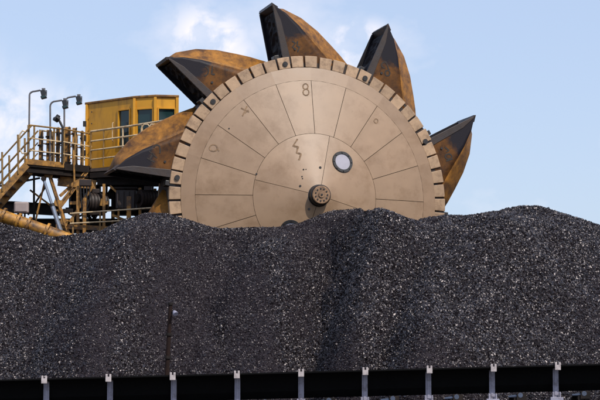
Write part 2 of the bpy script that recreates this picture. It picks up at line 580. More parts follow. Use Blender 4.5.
def coal_mat():
    m = bpy.data.materials.new('coal')
    m.use_nodes = True
    t = m.node_tree
    p = t.nodes['Principled BSDF']
    a = t.nodes.new('ShaderNodeAttribute')
    a.attribute_type = 'INSTANCER'
    a.attribute_name = 'rnd'
    r = t.nodes.new('ShaderNodeValToRGB')
    e = r.color_ramp.elements
    e[0].color = (0.004, 0.003, 0.0036, 1)
    e[1].color = (0.0135, 0.0098, 0.0115, 1)
    e.new(0.6).color = (0.0072, 0.0052, 0.0062, 1)
    t.links.new(a.outputs['Fac'], r.inputs['Fac'])
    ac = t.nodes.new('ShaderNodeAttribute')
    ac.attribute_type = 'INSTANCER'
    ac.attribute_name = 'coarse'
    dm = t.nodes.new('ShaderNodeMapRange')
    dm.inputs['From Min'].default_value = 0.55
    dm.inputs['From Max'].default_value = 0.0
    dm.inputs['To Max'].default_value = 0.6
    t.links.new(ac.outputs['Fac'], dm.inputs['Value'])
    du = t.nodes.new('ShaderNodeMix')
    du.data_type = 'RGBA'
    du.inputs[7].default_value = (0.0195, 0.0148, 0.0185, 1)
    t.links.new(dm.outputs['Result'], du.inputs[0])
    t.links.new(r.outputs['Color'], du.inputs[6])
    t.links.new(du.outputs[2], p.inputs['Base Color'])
    w = t.nodes.new('ShaderNodeTexWhiteNoise')
    w.noise_dimensions = '1D'
    mm = t.nodes.new('ShaderNodeMath')
    mm.operation = 'MULTIPLY'
    mm.inputs[1].default_value = 917.0
    t.links.new(a.outputs['Fac'], mm.inputs[0])
    t.links.new(mm.outputs[0], w.inputs['W'])
    mr = t.nodes.new('ShaderNodeMapRange')
    mr.inputs['From Min'].default_value = 0.45
    mr.inputs['From Max'].default_value = 0.75
    mr.inputs['To Min'].default_value = 0.30
    mr.inputs['To Max'].default_value = 0.55
    t.links.new(w.outputs['Value'], mr.inputs['Value'])
    t.links.new(mr.outputs['Result'], p.inputs['Roughness'])
    p.inputs['Specular Tint'].default_value = (1.0, 0.90, 0.90, 1)
    mr3 = t.nodes.new('ShaderNodeMapRange')
    mr3.inputs['From Min'].default_value = 0.45
    mr3.inputs['From Max'].default_value = 0.75
    mr3.inputs['To Min'].default_value = 1.0
    mr3.inputs['To Max'].default_value = 0.06
    t.links.new(w.outputs['Value'], mr3.inputs['Value'])
    sm_ = t.nodes.new('ShaderNodeMath')
    sm_.operation = 'MULTIPLY_ADD'
    sm_.inputs[1].default_value = -0.7
    sm_.inputs[2].default_value = 1.0
    t.links.new(dm.outputs['Result'], sm_.inputs[0])
    sm2 = t.nodes.new('ShaderNodeMath')
    sm2.operation = 'MULTIPLY'
    t.links.new(mr3.outputs['Result'], sm2.inputs[0])
    t.links.new(sm_.outputs[0], sm2.inputs[1])
    t.links.new(sm2.outputs[0], p.inputs['Specular IOR Level'])
    c = t.nodes.new('ShaderNodeTexCoord')
    n = t.nodes.new('ShaderNodeTexNoise')
    n.inputs['Scale'].default_value = 30
    t.links.new(c.outputs['Object'], n.inputs['Vector'])
    b = t.nodes.new('ShaderNodeBump')
    b.inputs['Strength'].default_value = 0.15
    b.inputs['Distance'].default_value = 0.03
    t.links.new(n.outputs['Fac'], b.inputs['Height'])
    t.links.new(b.outputs['Normal'], p.inputs['Normal'])
    return m


def fines_mat():
    return mat('coal_fines', (0.020, 0.0155, 0.0185), 0.85, 0, 0.4, 5, bump=0.8, fine=25, spec=0.15)


M['coal'] = coal_mat()
M['fines'] = fines_mat()
me.materials.append(M['fines'])
pile = link('coal_stockpile', me, smooth='all')
tag(pile, 'long heaped stockpile of glinting black coal lumps below the bucket wheel', 'coal', kind='stuff')

ng = bpy.data.node_groups.new('coal_lumps', 'GeometryNodeTree')
ng.interface.new_socket('Geometry', in_out='INPUT', socket_type='NodeSocketGeometry')
ng.interface.new_socket('Geometry', in_out='OUTPUT', socket_type='NodeSocketGeometry')
N = ng.nodes
Lk = ng.links.new
gi, go = N.new('NodeGroupInput'), N.new('NodeGroupOutput')


def named(nm):
    n = N.new('GeometryNodeInputNamedAttribute')
    n.data_type = 'FLOAT'
    n.inputs['Name'].default_value = nm
    return n.outputs['Attribute']


def gmath(op, a, b=None, c=None):
    n = N.new('ShaderNodeMath')
    n.operation = op
    for i, x in enumerate((a, b, c)):
        if x is None:
            continue
        if isinstance(x, (int, float)):
            n.inputs[i].default_value = x
        else:
            Lk(x, n.inputs[i])
    return n.outputs[0]


join_l = N.new('GeometryNodeGeometryToInstance')
for s in range(7):
    ico = N.new('GeometryNodeMeshIcoSphere')
    ico.inputs['Radius'].default_value = 1.0
    ico.inputs['Subdivisions'].default_value = 1
    sp = N.new('GeometryNodeSetPosition')
    rv = N.new('FunctionNodeRandomValue')
    rv.data_type = 'FLOAT_VECTOR'
    rv.inputs[0].default_value = (-0.40, -0.40, -0.40)
    rv.inputs[1].default_value = (0.40, 0.40, 0.40)
    rv.inputs['Seed'].default_value = 31 + s
    Lk(ico.outputs['Mesh'], sp.inputs['Geometry'])
    Lk(rv.outputs[0], sp.inputs['Offset'])
    sm = N.new('GeometryNodeSetMaterial')
    sm.inputs['Material'].default_value = M['coal']
    Lk(sp.outputs[0], sm.inputs['Geometry'])
    Lk(sm.outputs[0], join_l.inputs[0])


def scatter(density, smin, smax, seed, dens_field):
    d = N.new('GeometryNodeDistributePointsOnFaces')
    d.inputs['Seed'].default_value = seed
    Lk(gi.outputs[0], d.inputs['Mesh'])
    Lk(gmath('MULTIPLY', dens_field, density), d.inputs['Density'])
    st = N.new('GeometryNodeStoreNamedAttribute')
    st.data_type = 'FLOAT'
    st.domain = 'POINT'
    st.inputs['Name'].default_value = 'rnd'
    r0 = N.new('FunctionNodeRandomValue')
    r0.inputs['Seed'].default_value = seed + 5
    Lk(d.outputs['Points'], st.inputs['Geometry'])
    Lk(r0.outputs[1], st.inputs['Value'])
    ip = N.new('GeometryNodeInstanceOnPoints')
    ip.inputs['Pick Instance'].default_value = True
    Lk(st.outputs[0], ip.inputs['Points'])
    Lk(join_l.outputs[0], ip.inputs['Instance'])
    rr = N.new('FunctionNodeRandomValue')
    rr.data_type = 'FLOAT_VECTOR'
    rr.inputs[1].default_value = (6.283, 6.283, 6.283)
    rr.inputs['Seed'].default_value = seed + 9
    Lk(rr.outputs[0], ip.inputs['Rotation'])
    rs = N.new('FunctionNodeRandomValue')
    rs.data_type = 'FLOAT'
    rs.inputs[2].default_value = 0.0
    rs.inputs[3].default_value = 1.0
    rs.inputs['Seed'].default_value = seed + 13
    pw = gmath('POWER', rs.outputs[1], 2.2)
    sc = gmath('MULTIPLY_ADD', pw, smax - smin, smin)
    ra = N.new('FunctionNodeRandomValue')
    ra.data_type = 'FLOAT_VECTOR'
    ra.inputs[0].default_value = (0.75, 0.55, 0.5)
    ra.inputs[1].default_value = (1.3, 1.0, 0.9)
    ra.inputs['Seed'].default_value = seed + 17
    vm = N.new('ShaderNodeVectorMath')
    vm.operation = 'SCALE'
    Lk(ra.outputs[0], vm.inputs[0])
    Lk(sc, vm.inputs['Scale'])
    Lk(vm.outputs[0], ip.inputs['Scale'])
    return ip.outputs[0]


cover = named('cover')
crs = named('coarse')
jn = N.new('GeometryNodeJoinGeometry')
Lk(gi.outputs[0], jn.inputs[0])
Lk(scatter(1000, 0.013, 0.029, 1, cover), jn.inputs[0])
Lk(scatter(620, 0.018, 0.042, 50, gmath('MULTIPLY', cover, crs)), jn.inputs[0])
Lk(jn.outputs[0], go.inputs[0])
md = pile.modifiers.new('lumps', 'NODES')
md.node_group = ng

# ------------------------------------------------------------------ bucket wheel
YAW = R(16.5)
WC = at(310, 198.8, 59.0)                                    # centre of the near rim face
WU = Vector((math.cos(YAW), math.sin(YAW), 0))
WN = Vector((math.sin(YAW), -math.cos(YAW), 0))
WM = Matrix((WU, Vector((0, 0, 1)), WN)).transposed().to_4x4()
WM.translation = WC
wheel = thing('bucket_wheel', 'huge tan bucket wheel with rusty orange buckets rising behind the coal', 'bucket wheel', WC + Vector((0, 0, -5.7)) + WN * -0.7)
RIM, RIN = 4.13, 3.80
RP1, RP0 = 3.40, 1.82            # main panels
HUB = 0.33


def cone(r):
    """height of the disc face above the rim plane"""
    if r >= RP0:
        return 0.02 + 0.46 * (RIN - r) / (RIN - RP0)
    return 0.48 + 0.38 * (RP0 - r) / (RP0 - HUB)


def pol(r, th, c):
    return (r * math.cos(th), r * math.sin(th), c)


def sector(r0, r1, a0, a1, nseg, gap, th=0.03, off=0.0, nr=1):
    """an annular plate on the cone with a gap of 'gap' metres at its sides"""
    g = G()
    rows = [r0 + (r1 - r0) * k / nr for k in range(nr + 1)]
    for lay, c0 in ((0, 0), (1, -th)):
        for r in rows:
            da = gap / 2 / r
            for k in range(nseg + 1):
                a = a0 + da + (a1 - a0 - 2 * da) * k / nseg
                g.v.append(pol(r, a, cone(r) + off + c0))
    w = nseg + 1
    nl = w * (nr + 1)
    for i in range(nr):
        for k in range(nseg):
            g.f.append((i * w + k, (i + 1) * w + k, (i + 1) * w + k + 1, i * w + k + 1))
            g.f.append((nl + i * w + k, nl + i * w + k + 1, nl + (i + 1) * w + k + 1, nl + (i + 1) * w + k))
    for k in range(nseg):
        g.f.append((k, k + 1, nl + k + 1, nl + k))
        q = nr * w
        g.f.append((q + k + 1, q + k, nl + q + k, nl + q + k + 1))
    for i in range(nr):
        g.f.append(((i + 1) * w, i * w, nl + i * w, nl + (i + 1) * w))
        e = w - 1
        g.f.append((i * w + e, (i + 1) * w + e, nl + (i + 1) * w + e, nl + i * w + e))
    return g


def rotw(deg):
    return WM @ Matrix.Rotation(R(deg), 4, 'Z')


def copies(first, angles, base=0):
    for a in angles:
        o = link(first.name.split('.')[0], first.data, wheel, rotw(a - base))
        for md_ in first.modifiers:
            if md_.type == 'BEVEL':
                b = o.modifiers.new('bevel', 'BEVEL')
                b.width, b.segments, b.limit_method = md_.width, md_.segments, md_.limit_method


# dark backing cone and drum behind the plates
g = G()
nb = 96
prof = [(0.05, 0.70), (HUB, 0.70), (RP0, 0.405), (RIN, -0.04), (4.10, -0.06), (4.10, -1.34), (RIN, -1.36), (RP0, -1.8), (0.05, -1.9)]
for r, c in prof:
    for k in range(nb):
        g.v.append(pol(r, 2 * math.pi * k / nb, c))
for i in range(len(prof) - 1):
    for k in range(nb):
        g.f.append((i * nb + k, i * nb + (k + 1) % nb, (i + 1) * nb + (k + 1) % nb, (i + 1) * nb + k))
g.build('drum', 'gap', wheel, WM, smooth=True)
# far-side face ring
g = G()
for r, c in ((1.0, -1.93), (3.98, -1.39), (4.12, -1.36), (4.12, -1.46), (1.0, -2.0)):
    for k in range(nb):
        g.v.append(pol(r, 2 * math.pi * k / nb, c))
for i in range(4):
    for k in range(nb):
        g.f.append((i * nb + k, i * nb + (k + 1) % nb, (i + 1) * nb + (k + 1) % nb, (i + 1) * nb + k))
g.build('far_disc', 'tan', wheel, WM, smooth=True)

# rim segments, 60 round the wheel with dark slots between
BUCK0 = 101.3
g = G()
a0, a1 = R(-3), R(3)
gap = 0.062
vsn = []
for c in (0.0, -0.16):
    for r in (RIN, RIM):
        for k in range(4):
            da = gap / 2 / r
            vsn.append(pol(r, a0 + da + (a1 - a0 - 2 * da) * k / 3, c + (0.02 if (c == 0 and r == RIN) else 0)))
f = []
for k in range(3):
    f += [(k, 4 + k, 5 + k, k + 1), (8 + k, 9 + k, 13 + k, 12 + k), (4 + k, 12 + k, 13 + k, 5 + k), (k + 1, 9 + k, 8 + k, k)]
f += [(0, 8, 12, 4), (3, 7, 15, 11)]
g.add(vsn, f)
seg0 = g.build('rim_segment', 'tan_rim', wheel, rotw(BUCK0), bevel=0.012)
for k in range(1, 60):
    wob = rotw(BUCK0 + 6 * k + random.uniform(-.22, .22)) @ Matrix.Translation((random.uniform(-.018, .012), 0, random.uniform(-.012, .008)))
    link('rim_segment', seg0.data, wheel, wob, bevel=0.012)
# plain ring inside the rim, then 20 radial panels, then the centre
g = sector(RP1 + 0.006, RIN - 0.004, R(0), R(18), 3, 0.0)
ring = g.build('ring_panel', 'tan_ring', wheel, WM, smooth=True)
copies(ring, [18 * k for k in range(1, 20)])
p0 = sector(RP0 + 0.006, RP1 - 0.002, R(0), R(18), 4, 0.015, nr=2).build('disc_panel', 'tan', wheel, WM, smooth=True)
for k in range(1, 20):
    link('disc_panel', p0.data, wheel, rotw(18 * k))
c0 = sector(HUB - 0.05, RP0 - 0.004, R(-8), R(82), 18, 0.012, nr=2).build('centre_panel', 'tan', wheel, rotw(166 - 82), smooth=True)
for k in range(1, 4):
    link('centre_panel', c0.data, wheel, rotw(166 - 82 + 90 * k))

# hub
hub = G()
nh = 32
hp = [(0.35, 0.70), (0.35, 0.84), (0.295, 0.88), (0.295, 1.06), (0.27, 1.085)]
for r, c in hp:
    for k in range(nh):
        hub.v.append(pol(r, 2 * math.pi * k / nh, c))
for i in range(len(hp) - 1):
    for k in range(nh):
        hub.f.append((i * nh + k, i * nh + (k + 1) % nh, (i + 1) * nh + (k + 1) % nh, (i + 1) * nh + k))
hubo = hub.build('hub', 'soot', wheel, WM, smooth=True)
cap = G()
hp = [(0.26, 1.06), (0.26, 1.105), (0.24, 1.12), (0.09, 1.12), (0.08, 1.15), (0.001, 1.15)]
for r, c in hp:
    for k in range(nh):
        cap.v.append(pol(r, 2 * math.pi * k / nh, c))
for i in range(len(hp) - 1):
    for k in range(nh):
        cap.f.append((i * nh + k, i * nh + (k + 1) % nh, (i + 1) * nh + (k + 1) % nh, (i + 1) * nh + k))
cap.build('hub_cap', 'hubcap', hubo, WM, smooth=True)
bolt = G().tube([(0.175, 0, 1.10), (0.175, 0, 1.135)], 0.024, 8)
b0 = bolt.build('bolt', 'soot', hubo, WM)
for k in range(1, 11):
    link('bolt', b0.data, hubo, rotw(360 / 11 * k))
G().tube([(0, 0, 1.14), (0, 0, 1.165)], 0.03, 8).build('centre_plug', 'soot', hubo, WM)


# inspection hatches
def hatch(th, r):
    c = cone(r)
    x, y, _ = pol(r, th, 0)
    sl = -0.38 / (RP0 - HUB)
    nv = Vector((-sl * math.cos(th), -sl * math.sin(th), 1)).normalized()
    q = Vector((0, 0, 1)).rotation_difference(nv).to_matrix().to_4x4()
    mw = WM @ Matrix.Translation((x, y, c)) @ q
    g = G()
    n = 28
    for rr, cc in ((0.235, -0.01), (0.235, 0.03), (0.31, 0.03), (0.32, -0.02)):
        for k in range(n):
            g.v.append(pol(rr, 2 * math.pi * k / n, cc))
    for i in range(3):
        for k in range(n):
            g.f.append((i * n + k, (i + 1) * n + k, (i + 1) * n + (k + 1) % n, i * n + (k + 1) % n))
    ho = g.build('hatch_ring', 'rubber', wheel, mw, smooth=True)
    G().tube([(0, 0, -0.015), (0, 0, 0.012)], 0.24, 28).build('hatch_cover', 'grey_plate', ho, mw)
    bb = G().tube([(0.272, 0, 0.02), (0.272, 0, 0.05)], 0.022, 6)
    b_ = bb.build('hatch_bolt', 'soot', ho, mw)
    for k in range(1, 8):
        link('hatch_bolt', b_.data, ho, mw @ Matrix.Rotation(R(45 * k), 4, 'Z'))


hatch(R(52.5), 1.28)
hatch(R(233), 1.25)


# hand painted marks: strokes given in photo pixels are laid on the face they are painted on
def to_plane(px, py, c):
    d = pix_dir(px, py)
    p = WC + WN * c
    t = (p - CAM).dot(WN) / d.dot(WN)
    q = CAM + d * t - WC
    return q.dot(WU), q.z


def to_disc(px, py):
    c = 0.4
    for _ in range(6):
        a, b = to_plane(px, py, c)
        c = cone(math.hypot(a, b))
    return a, b, c


def ribbon(pts3, w):
    g = G()
    P = [Vector(p) for p in pts3]
    for i, p in enumerate(P):
        d = (P[min(i + 1, len(P) - 1)] - P[max(i - 1, 0)])
        s = Vector((-d.y, d.x, 0)).normalized() * w / 2 * random.uniform(0.7, 1.25)
        g.v += [tuple(p - s), tuple(p + s), tuple(p - s - Vector((0, 0, 0.003))), tuple(p + s - Vector((0, 0, 0.003)))]
    for i in range(len(P) - 1):
        k = 4 * i
        g.f += [(k, k + 4, k + 5, k + 1), (k + 1, k + 5, k + 7, k + 3), (k, k + 2, k + 6, k + 4)]
    return g


def dense(pp, n=5):
    out = []
    for a, b in zip(pp[:-1], pp[1:]):
        for k in range(n):
            out.append((a[0] + (b[0] - a[0]) * k / n, a[1] + (b[1] - a[1]) * k / n))
    return out + [pp[-1]]


def disc_mark(name, strokes, w, m='ink_thin'):
    g = G()
    for s in strokes:
        r = ribbon([(lambda q: (q[0], q[1], q[2] + 0.008))(to_disc(*p)) for p in dense(s)], w)
        g.add(r.v, r.f)
    return g.build(name, m, wheel, WM)


def arc(cx, cy, rx, ry, a, b, n=10):
    return [(cx + rx * math.cos(R(a + (b - a) * k / n)), cy + ry * math.sin(R(a + (b - a) * k / n))) for k in range(n + 1)]


disc_mark('painted_mark', [[(297.5, 139), (293, 146), (298, 147), (296.5, 153), (301, 154), (299, 160)]], 0.05)
disc_mark('painted_mark', [[(241, 108), (249, 112)], [(247, 106), (242.5, 116)], [(245, 113), (248.5, 110)]], 0.035)
disc_mark('painted_digit', [arc(213.5, 148, 4, 3.4, -20, 330), [(216.5, 146), (219, 151)]], 0.035)
disc_mark('painted_digit', [arc(305.5, 86.5, 2.6, 2.8, 0, 360), arc(306, 92.3, 3.0, 3.2, 0, 360)], 0.035)
disc_mark('painted_digit', [arc(376, 121, 2.0, 2.2, 0, 360)], 0.028)
for px, py, s in ((303.5, 169.5, 0.8), (306, 169.3, 0.5), (320.2, 167.6, 1.3), (302, 176.5, 0.7), (302.5, 178.5, 0.6), (300.2, 186, 1.1), (309, 209, 1.2),
                  (256.5, 174, 0.9), (229, 128.5, 0.7)):
    a, b, c = to_disc(px, py)
    G().tube([(a, b, c - 0.01), (a, b, c + 0.012)], 0.03 * s, 7).build('rivet', 'soot', wheel, WM)

# buckets: one built upright over the wheel (mouth to the left), then copied round
CN, CF = -0.05, -1.40
CMID = (CN + CF) / 2
FOLD = [(0.02, 5.70), (0.34, 5.42), (0.68, 4.98), (0.96, 4.52), (1.20, 4.12), (1.42, 3.78), (1.75, 3.45)]
SPINE = [(0.02, 5.72), (0.48, 5.62), (0.98, 5.28), (1.40, 4.83), (1.74, 4.34), (1.96, 4.0), (2.22, 3.52)]


def bucket_mesh():
    g = G()
    n = len(FOLD)
    rows = 5                              # fold near -> spine -> fold far
    W = CN - CF
    ts = [0, 0.10, 0.40, 0.5, 0.60, 0.90, 1]
    bl = [0, 0.20, 0.95, 1.0, 0.95, 0.20, 0]
    for t, b in zip(ts, bl):
        for (fx, fy), (sx, sy) in zip(FOLD, SPINE):
            g.v.append((fx + (sx - fx) * b, fy + (sy - fy) * b, CN - W * t))
    for i in range(len(ts) - 1):
        for k in range(n - 1):
            g.f.append((i * n + k + 1, (i + 1) * n + k + 1, (i + 1) * n + k, i * n + k))
    # side plates, gridded so that wear can grade across them
    m = 6
    for c, fl in ((CN, 1), (CF, 0)):
        k0 = len(g.v)
        for (fx, fy) in FOLD:
            y = fy
            for j in range(m + 1):
                g.v.append((0.02 + (fx - 0.02) * j / m, y - (0.0 if fy > 3.72 else 0), c))
        for i in range(n - 1):
            for j in range(m):
                q = (k0 + i * (m + 1) + j, k0 + i * (m + 1) + j + 1, k0 + (i + 1) * (m + 1) + j + 1, k0 + (i + 1) * (m + 1) + j)
                g.f.append(q[::-1] if fl else q)
    me = bpy.data.meshes.new('bucket')
    me.from_pydata(g.v, [], g.f)
    me.update()
    me.materials.append(M['bucket'])
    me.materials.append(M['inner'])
    sc = me.attributes.new('scour', 'FLOAT', 'POINT')
    vals = []
    for i, v in enumerate(g.v):
        side = i >= len(ts) * n
        s = 0.0
        if side:
            s = 0.10 + min(1, max(0, (v[1] - 4.42) / 0.55)) * 0.85
        elif v[1] > 5.5 and v[0] < 0.2:
            s = 0.3
        vals.append(s)
    sc.data.foreach_set('value', vals)
    sp = me.attributes.new('side', 'FLOAT', 'POINT')
    sp.data.foreach_set('value', [1.0 if i >= len(ts) * n else 0.0 for i in range(len(g.v))])
    return me


bme = bucket_mesh()
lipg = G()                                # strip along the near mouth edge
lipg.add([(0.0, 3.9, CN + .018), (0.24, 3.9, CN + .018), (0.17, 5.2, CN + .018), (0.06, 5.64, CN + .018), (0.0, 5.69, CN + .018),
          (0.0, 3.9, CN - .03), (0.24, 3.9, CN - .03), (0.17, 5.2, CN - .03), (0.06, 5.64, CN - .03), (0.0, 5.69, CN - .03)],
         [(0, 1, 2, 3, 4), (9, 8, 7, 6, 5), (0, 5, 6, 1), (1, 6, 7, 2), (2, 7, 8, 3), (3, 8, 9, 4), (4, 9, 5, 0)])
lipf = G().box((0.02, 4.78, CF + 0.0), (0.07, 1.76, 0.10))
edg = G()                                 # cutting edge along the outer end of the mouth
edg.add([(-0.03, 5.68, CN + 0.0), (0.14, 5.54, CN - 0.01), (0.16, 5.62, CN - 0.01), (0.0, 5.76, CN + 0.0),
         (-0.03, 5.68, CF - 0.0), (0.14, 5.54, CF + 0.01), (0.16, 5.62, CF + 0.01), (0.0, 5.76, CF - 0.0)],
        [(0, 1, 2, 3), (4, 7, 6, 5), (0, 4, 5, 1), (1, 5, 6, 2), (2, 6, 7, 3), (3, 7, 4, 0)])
mouth_sheet = G()                               # uneven dark sheet added just inside the lips, holding the mouth's shade
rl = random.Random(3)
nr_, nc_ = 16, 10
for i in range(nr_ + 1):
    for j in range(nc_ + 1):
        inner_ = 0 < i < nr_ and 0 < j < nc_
        mouth_sheet.v.append((0.09 + (rl.uniform(-.03, .05) if inner_ else 0), 3.95 + 1.58 * i / nr_, CF + 0.03 + (CN - CF - 0.06) * j / nc_))
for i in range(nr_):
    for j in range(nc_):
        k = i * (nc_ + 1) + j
        mouth_sheet.f.append((k, k + 1, k + nc_ + 2, k + nc_ + 1))
pin = G()
pin.tube([(0.02, 3.93, -0.10), (0.02, 3.93, 0.05)], 0.075, 14)
brk = G().box((-0.16, 4.06, -0.22), (0.14, 0.34, 0.34))
holeg = G().tube([(0.42, 4.32, CN), (0.42, 4.32, CN + 0.025)], 0.035, 8)
proto = {}
BUCKETS = [BUCK0 + 36 * k for k in range(-2, 3)] + [BUCK0 + 36 * k for k in range(3, 8)]
bucket_objs = []
for i, a in enumerate(BUCKETS):
    w = rotw(a - 90 - (2.0 if i == 0 else 0))
    bo = link('bucket', bme, wheel, w, smooth=(i == 0 and True))
    sd = bo.modifiers.new('plate', 'SOLIDIFY')
    sd.thickness = 0.035
    sd.offset = -1
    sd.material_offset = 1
    bucket_objs.append(bo)
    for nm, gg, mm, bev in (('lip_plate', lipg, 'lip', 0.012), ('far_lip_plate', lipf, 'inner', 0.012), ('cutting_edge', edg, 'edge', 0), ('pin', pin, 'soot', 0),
                            ('dark_mouth_sheet', mouth_sheet, 'inner', 0), ('bracket', brk, 'soot', 0.01), ('drain_hole', holeg, 'soot', 0)):
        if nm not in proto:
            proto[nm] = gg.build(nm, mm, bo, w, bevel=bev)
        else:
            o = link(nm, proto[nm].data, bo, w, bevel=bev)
    if i < 5:
        bo['label'] = ('rusty orange bucket low on the right, marked 10', 'rusty orange bucket marked 8 at the upper right', 'rusty orange bucket at the very top, tip against the sky',
                       'rusty orange bucket at the upper left, mouth facing down left', 'rusty orange bucket marked H2 in front of the cab')[i]


def bucket_mark(i, strokes, w=0.04):
    g = G()
    for s in strokes:
        r = ribbon([to_plane(*p, CN + 0.006) + (CN + 0.006,) for p in dense(s, 3)], w)
        g.add(r.v, r.f)
    g.build('painted_number', 'ink', bucket_objs[i], WM)


bucket_mark(4, [[(149, 151), (157, 158)], [(147, 158), (154.5, 162)], [(153, 153), (149.5, 159.5)], arc(157, 148, 3, 3, 190, 330), [(159.6, 146.5), (160.3, 150), (159.8, 153.5)]])
bucket_mark(3, [arc(203.5, 71, 5, 5, -70, 80), [(212.5, 66), (211.5, 74), (215, 74.5)]])
bucket_mark(2, [[(292, 41), (295.5, 43), (292.5, 47), (295, 49)], [(297.5, 41), (297, 46), (299.5, 47), (297.5, 52)]])
bucket_mark(1, [arc(385, 65, 3.4, 3, 90, 300), [(386.5, 63), (389, 70)], arc(387.5, 73, 2.4, 2.8, 0, 360)])
bucket_mark(0, [[(445, 147), (449, 150.5), (446, 152)], arc(448.5, 156.5, 3.4, 2.6, 0, 360), [(446, 161), (453, 159)]])
# axle and carrier arm behind the wheel
G().tube([(0, 0, -1.8), (0, 0, -2.6)], 0.55, 24).build('axle', 'dark', wheel, WM, smooth=True)

# ------------------------------------------------------------------ operator cab
ZT = at(155, 97, 61.6).z
ZB = at(100, 168, 62.8).z


def on_z(px, Y, z):
    p = at(px, 150, Y)
    return Vector((p.x, Y, z))


A_, B_, C_, D_ = on_z(86.5, 63.1, ZB), on_z(134, 61.85, ZB), on_z(155, 61.6, ZB), on_z(177, 61.7, ZB)
E_ = D_ + Vector((-0.22, 2.1, 0))
F_ = A_ + Vector((0.55, 1.5, 0))
cab = thing('operator_cab', 'yellow steel operator cab with dark windows behind the left bucket', 'cab', (A_ + D_) / 2)


def wall(p, q, opens, name='wall_panel', th=0.06):
    d = (q - p)
    L = d.length
    d.normalize()
    nv = Vector((d.y, -d.x, 0))
    rot = Matrix((d, -nv, Vector((0, 0, 1)))).transposed()
    g = G()

    def piece(s0, s1, z0, z1):
        if s1 - s0 > 0.003 and z1 - z0 > 0.003:
            g.box(p + d * ((s0 + s1) / 2) - nv * (th / 2) + Vector((0, 0, (z0 + z1) / 2 - p.z)), (s1 - s0, th, z1 - z0), rot)
    s = 0
    for (s0, s1, z0, z1) in sorted(opens):
        piece(s, s0, ZB, ZT)
        piece(s0, s1, ZB, z0)
        piece(s0, s1, z1, ZT)
        s = s1
    piece(s, L, ZB, ZT)
    wo = g.build(name, 'yellow', cab)
    for (s0, s1, z0, z1) in opens:
        f = G()
        t = 0.035

        def fb(a0, a1, b0, b1, out=0.025, dep=0.07):
            f.box(p + d * ((a0 + a1) / 2) + nv * (out - dep / 2) + Vector((0, 0, (b0 + b1) / 2 - p.z)), (a1 - a0, dep, b1 - b0), rot)
        fb(s0 - t, s0 + 0.005, z0 - t, z1 + t)
        fb(s1 - 0.005, s1 + t, z0 - t, z1 + t)
        fb(s0 + 0.006, s1 - 0.006, z1 - 0.005, z1 + t)
        fb(s0 + 0.006, s1 - 0.006, z0 - t, z0 + 0.005)
        wi = f.build('window', 'yellow', cab)
        pg = G().box(p + d * ((s0 + s1) / 2) - nv * 0.045 + Vector((0, 0, (z0 + z1) / 2 - p.z)), (s1 - s0, 0.012, z1 - z0), rot)
        pg.build('pane', 'glass', wi)
    return wo


def s_on(p, q, px):
    """distance along wall p-q at which it is seen at px"""
    k = (px - 300) / FPX
    # x = k * y/cos-ish ; solve on the line, small pitch term kept through at()
    lo, hi = 0.0, 1.0
    for _ in range(40):
        m = (lo + hi) / 2
        v = p.lerp(q, m)
        xx = v.x / ((v.y) * math.cos(PITCH) + (v.z + 0.9 - CAM.z) * math.sin(PITCH))
        if xx < k:
            lo = m
        else:
            hi = m
    return lo * (q - p).length


zA = at(124, 110, 62.1).z
zB2 = at(124, 146, 62.1).z
z2 = at(144, 109, 61.7).z
z2b = at(144, 136, 61.7).z
wall(A_, B_, [(s_on(A_, B_, 118.5), s_on(A_, B_, 129.5), zB2, zA)])
wall(B_, C_, [(s_on(B_, C_, 137), s_on(B_, C_, 152.5), z2b, z2)])
wall(C_, D_, [(s_on(C_, D_, 158.5), s_on(C_, D_, 174.5), z2b, z2)])
wall(D_, E_, [(0.4, 1.5, z2b, z2)])
wall(E_, F_, [])
wall(F_, A_, [(0.4, 1.0, ZB + 0.1, zA)], name='wall_panel')
# corner posts proud of the panels, window mullion
for p in (A_, B_, C_, D_):
    G().box(p + Vector((0, -0.012, (ZT - ZB) / 2)), (0.085, 0.085, ZT - ZB - 0.01)).build('corner_post', 'yellow', cab, bevel=0.01)
g = G()
cx = sum((p for p in (A_, B_, C_, D_, E_, F_)), Vector()) / 6
loop = [(p - cx) * 1.045 + cx for p in (A_, B_, C_, D_, E_, F_)]
for z in (ZT, ZT + 0.07):
    g.v += [(p.x, p.y, z) for p in loop]
g.f += [tuple(range(5, -1, -1)), tuple(range(6, 12))] + [(i, (i + 1) % 6, 6 + (i + 1) % 6, 6 + i) for i in range(6)]
g.build('roof', mat('rusty_roof_edge', (0.26, 0.12, 0.02), 0.6, 0, 0.3, 4, (0.07, 0.03, 0.015), 0.6, 5), cab, bevel=0.015)
g = G()
for z in (ZB - 0.14, ZB - 0.003):
    g.v += [(p.x, p.y, z) for p in loop]
g.f += [tuple(range(5, -1, -1)), tuple(range(6, 12))] + [(i, (i + 1) % 6, 6 + (i + 1) % 6, 6 + i) for i in range(6)]
g.build('floor_frame', 'dark', cab)
for zz in (0.5, 0.95, 1.4):               # hinges / vents on the left corner
    G().box(A_ + Vector((-0.06, -0.02, zz)), (0.10, 0.12, 0.16)).build('hinge', 'rubber', cab)
for p, q, f0 in ((A_, B_, 0.78), (B_, C_, 0.5), (C_, D_, 0.5)):
    w0 = p.lerp(q, f0) + Vector((0, -0.06, z2b - ZB + 0.05))
    G().beam(w0, w0 + Vector((0.10, 0, 0.42)), 0.014, 0.014).build('wiper', 'rubber', cab)
v0 = A_.lerp(B_, 0.60) + Vector((-.05, -.05, 0))
G().tube([v0 + Vector((0, 0.03, .75)), v0 + Vector((-.02, -.03, .78)), v0 + Vector((-.02, -.03, 1.3)), v0 + Vector((0, 0.03, 1.33))], 0.015, 6).build('grab_rail', 'railing', cab, smooth=True)
g = G()
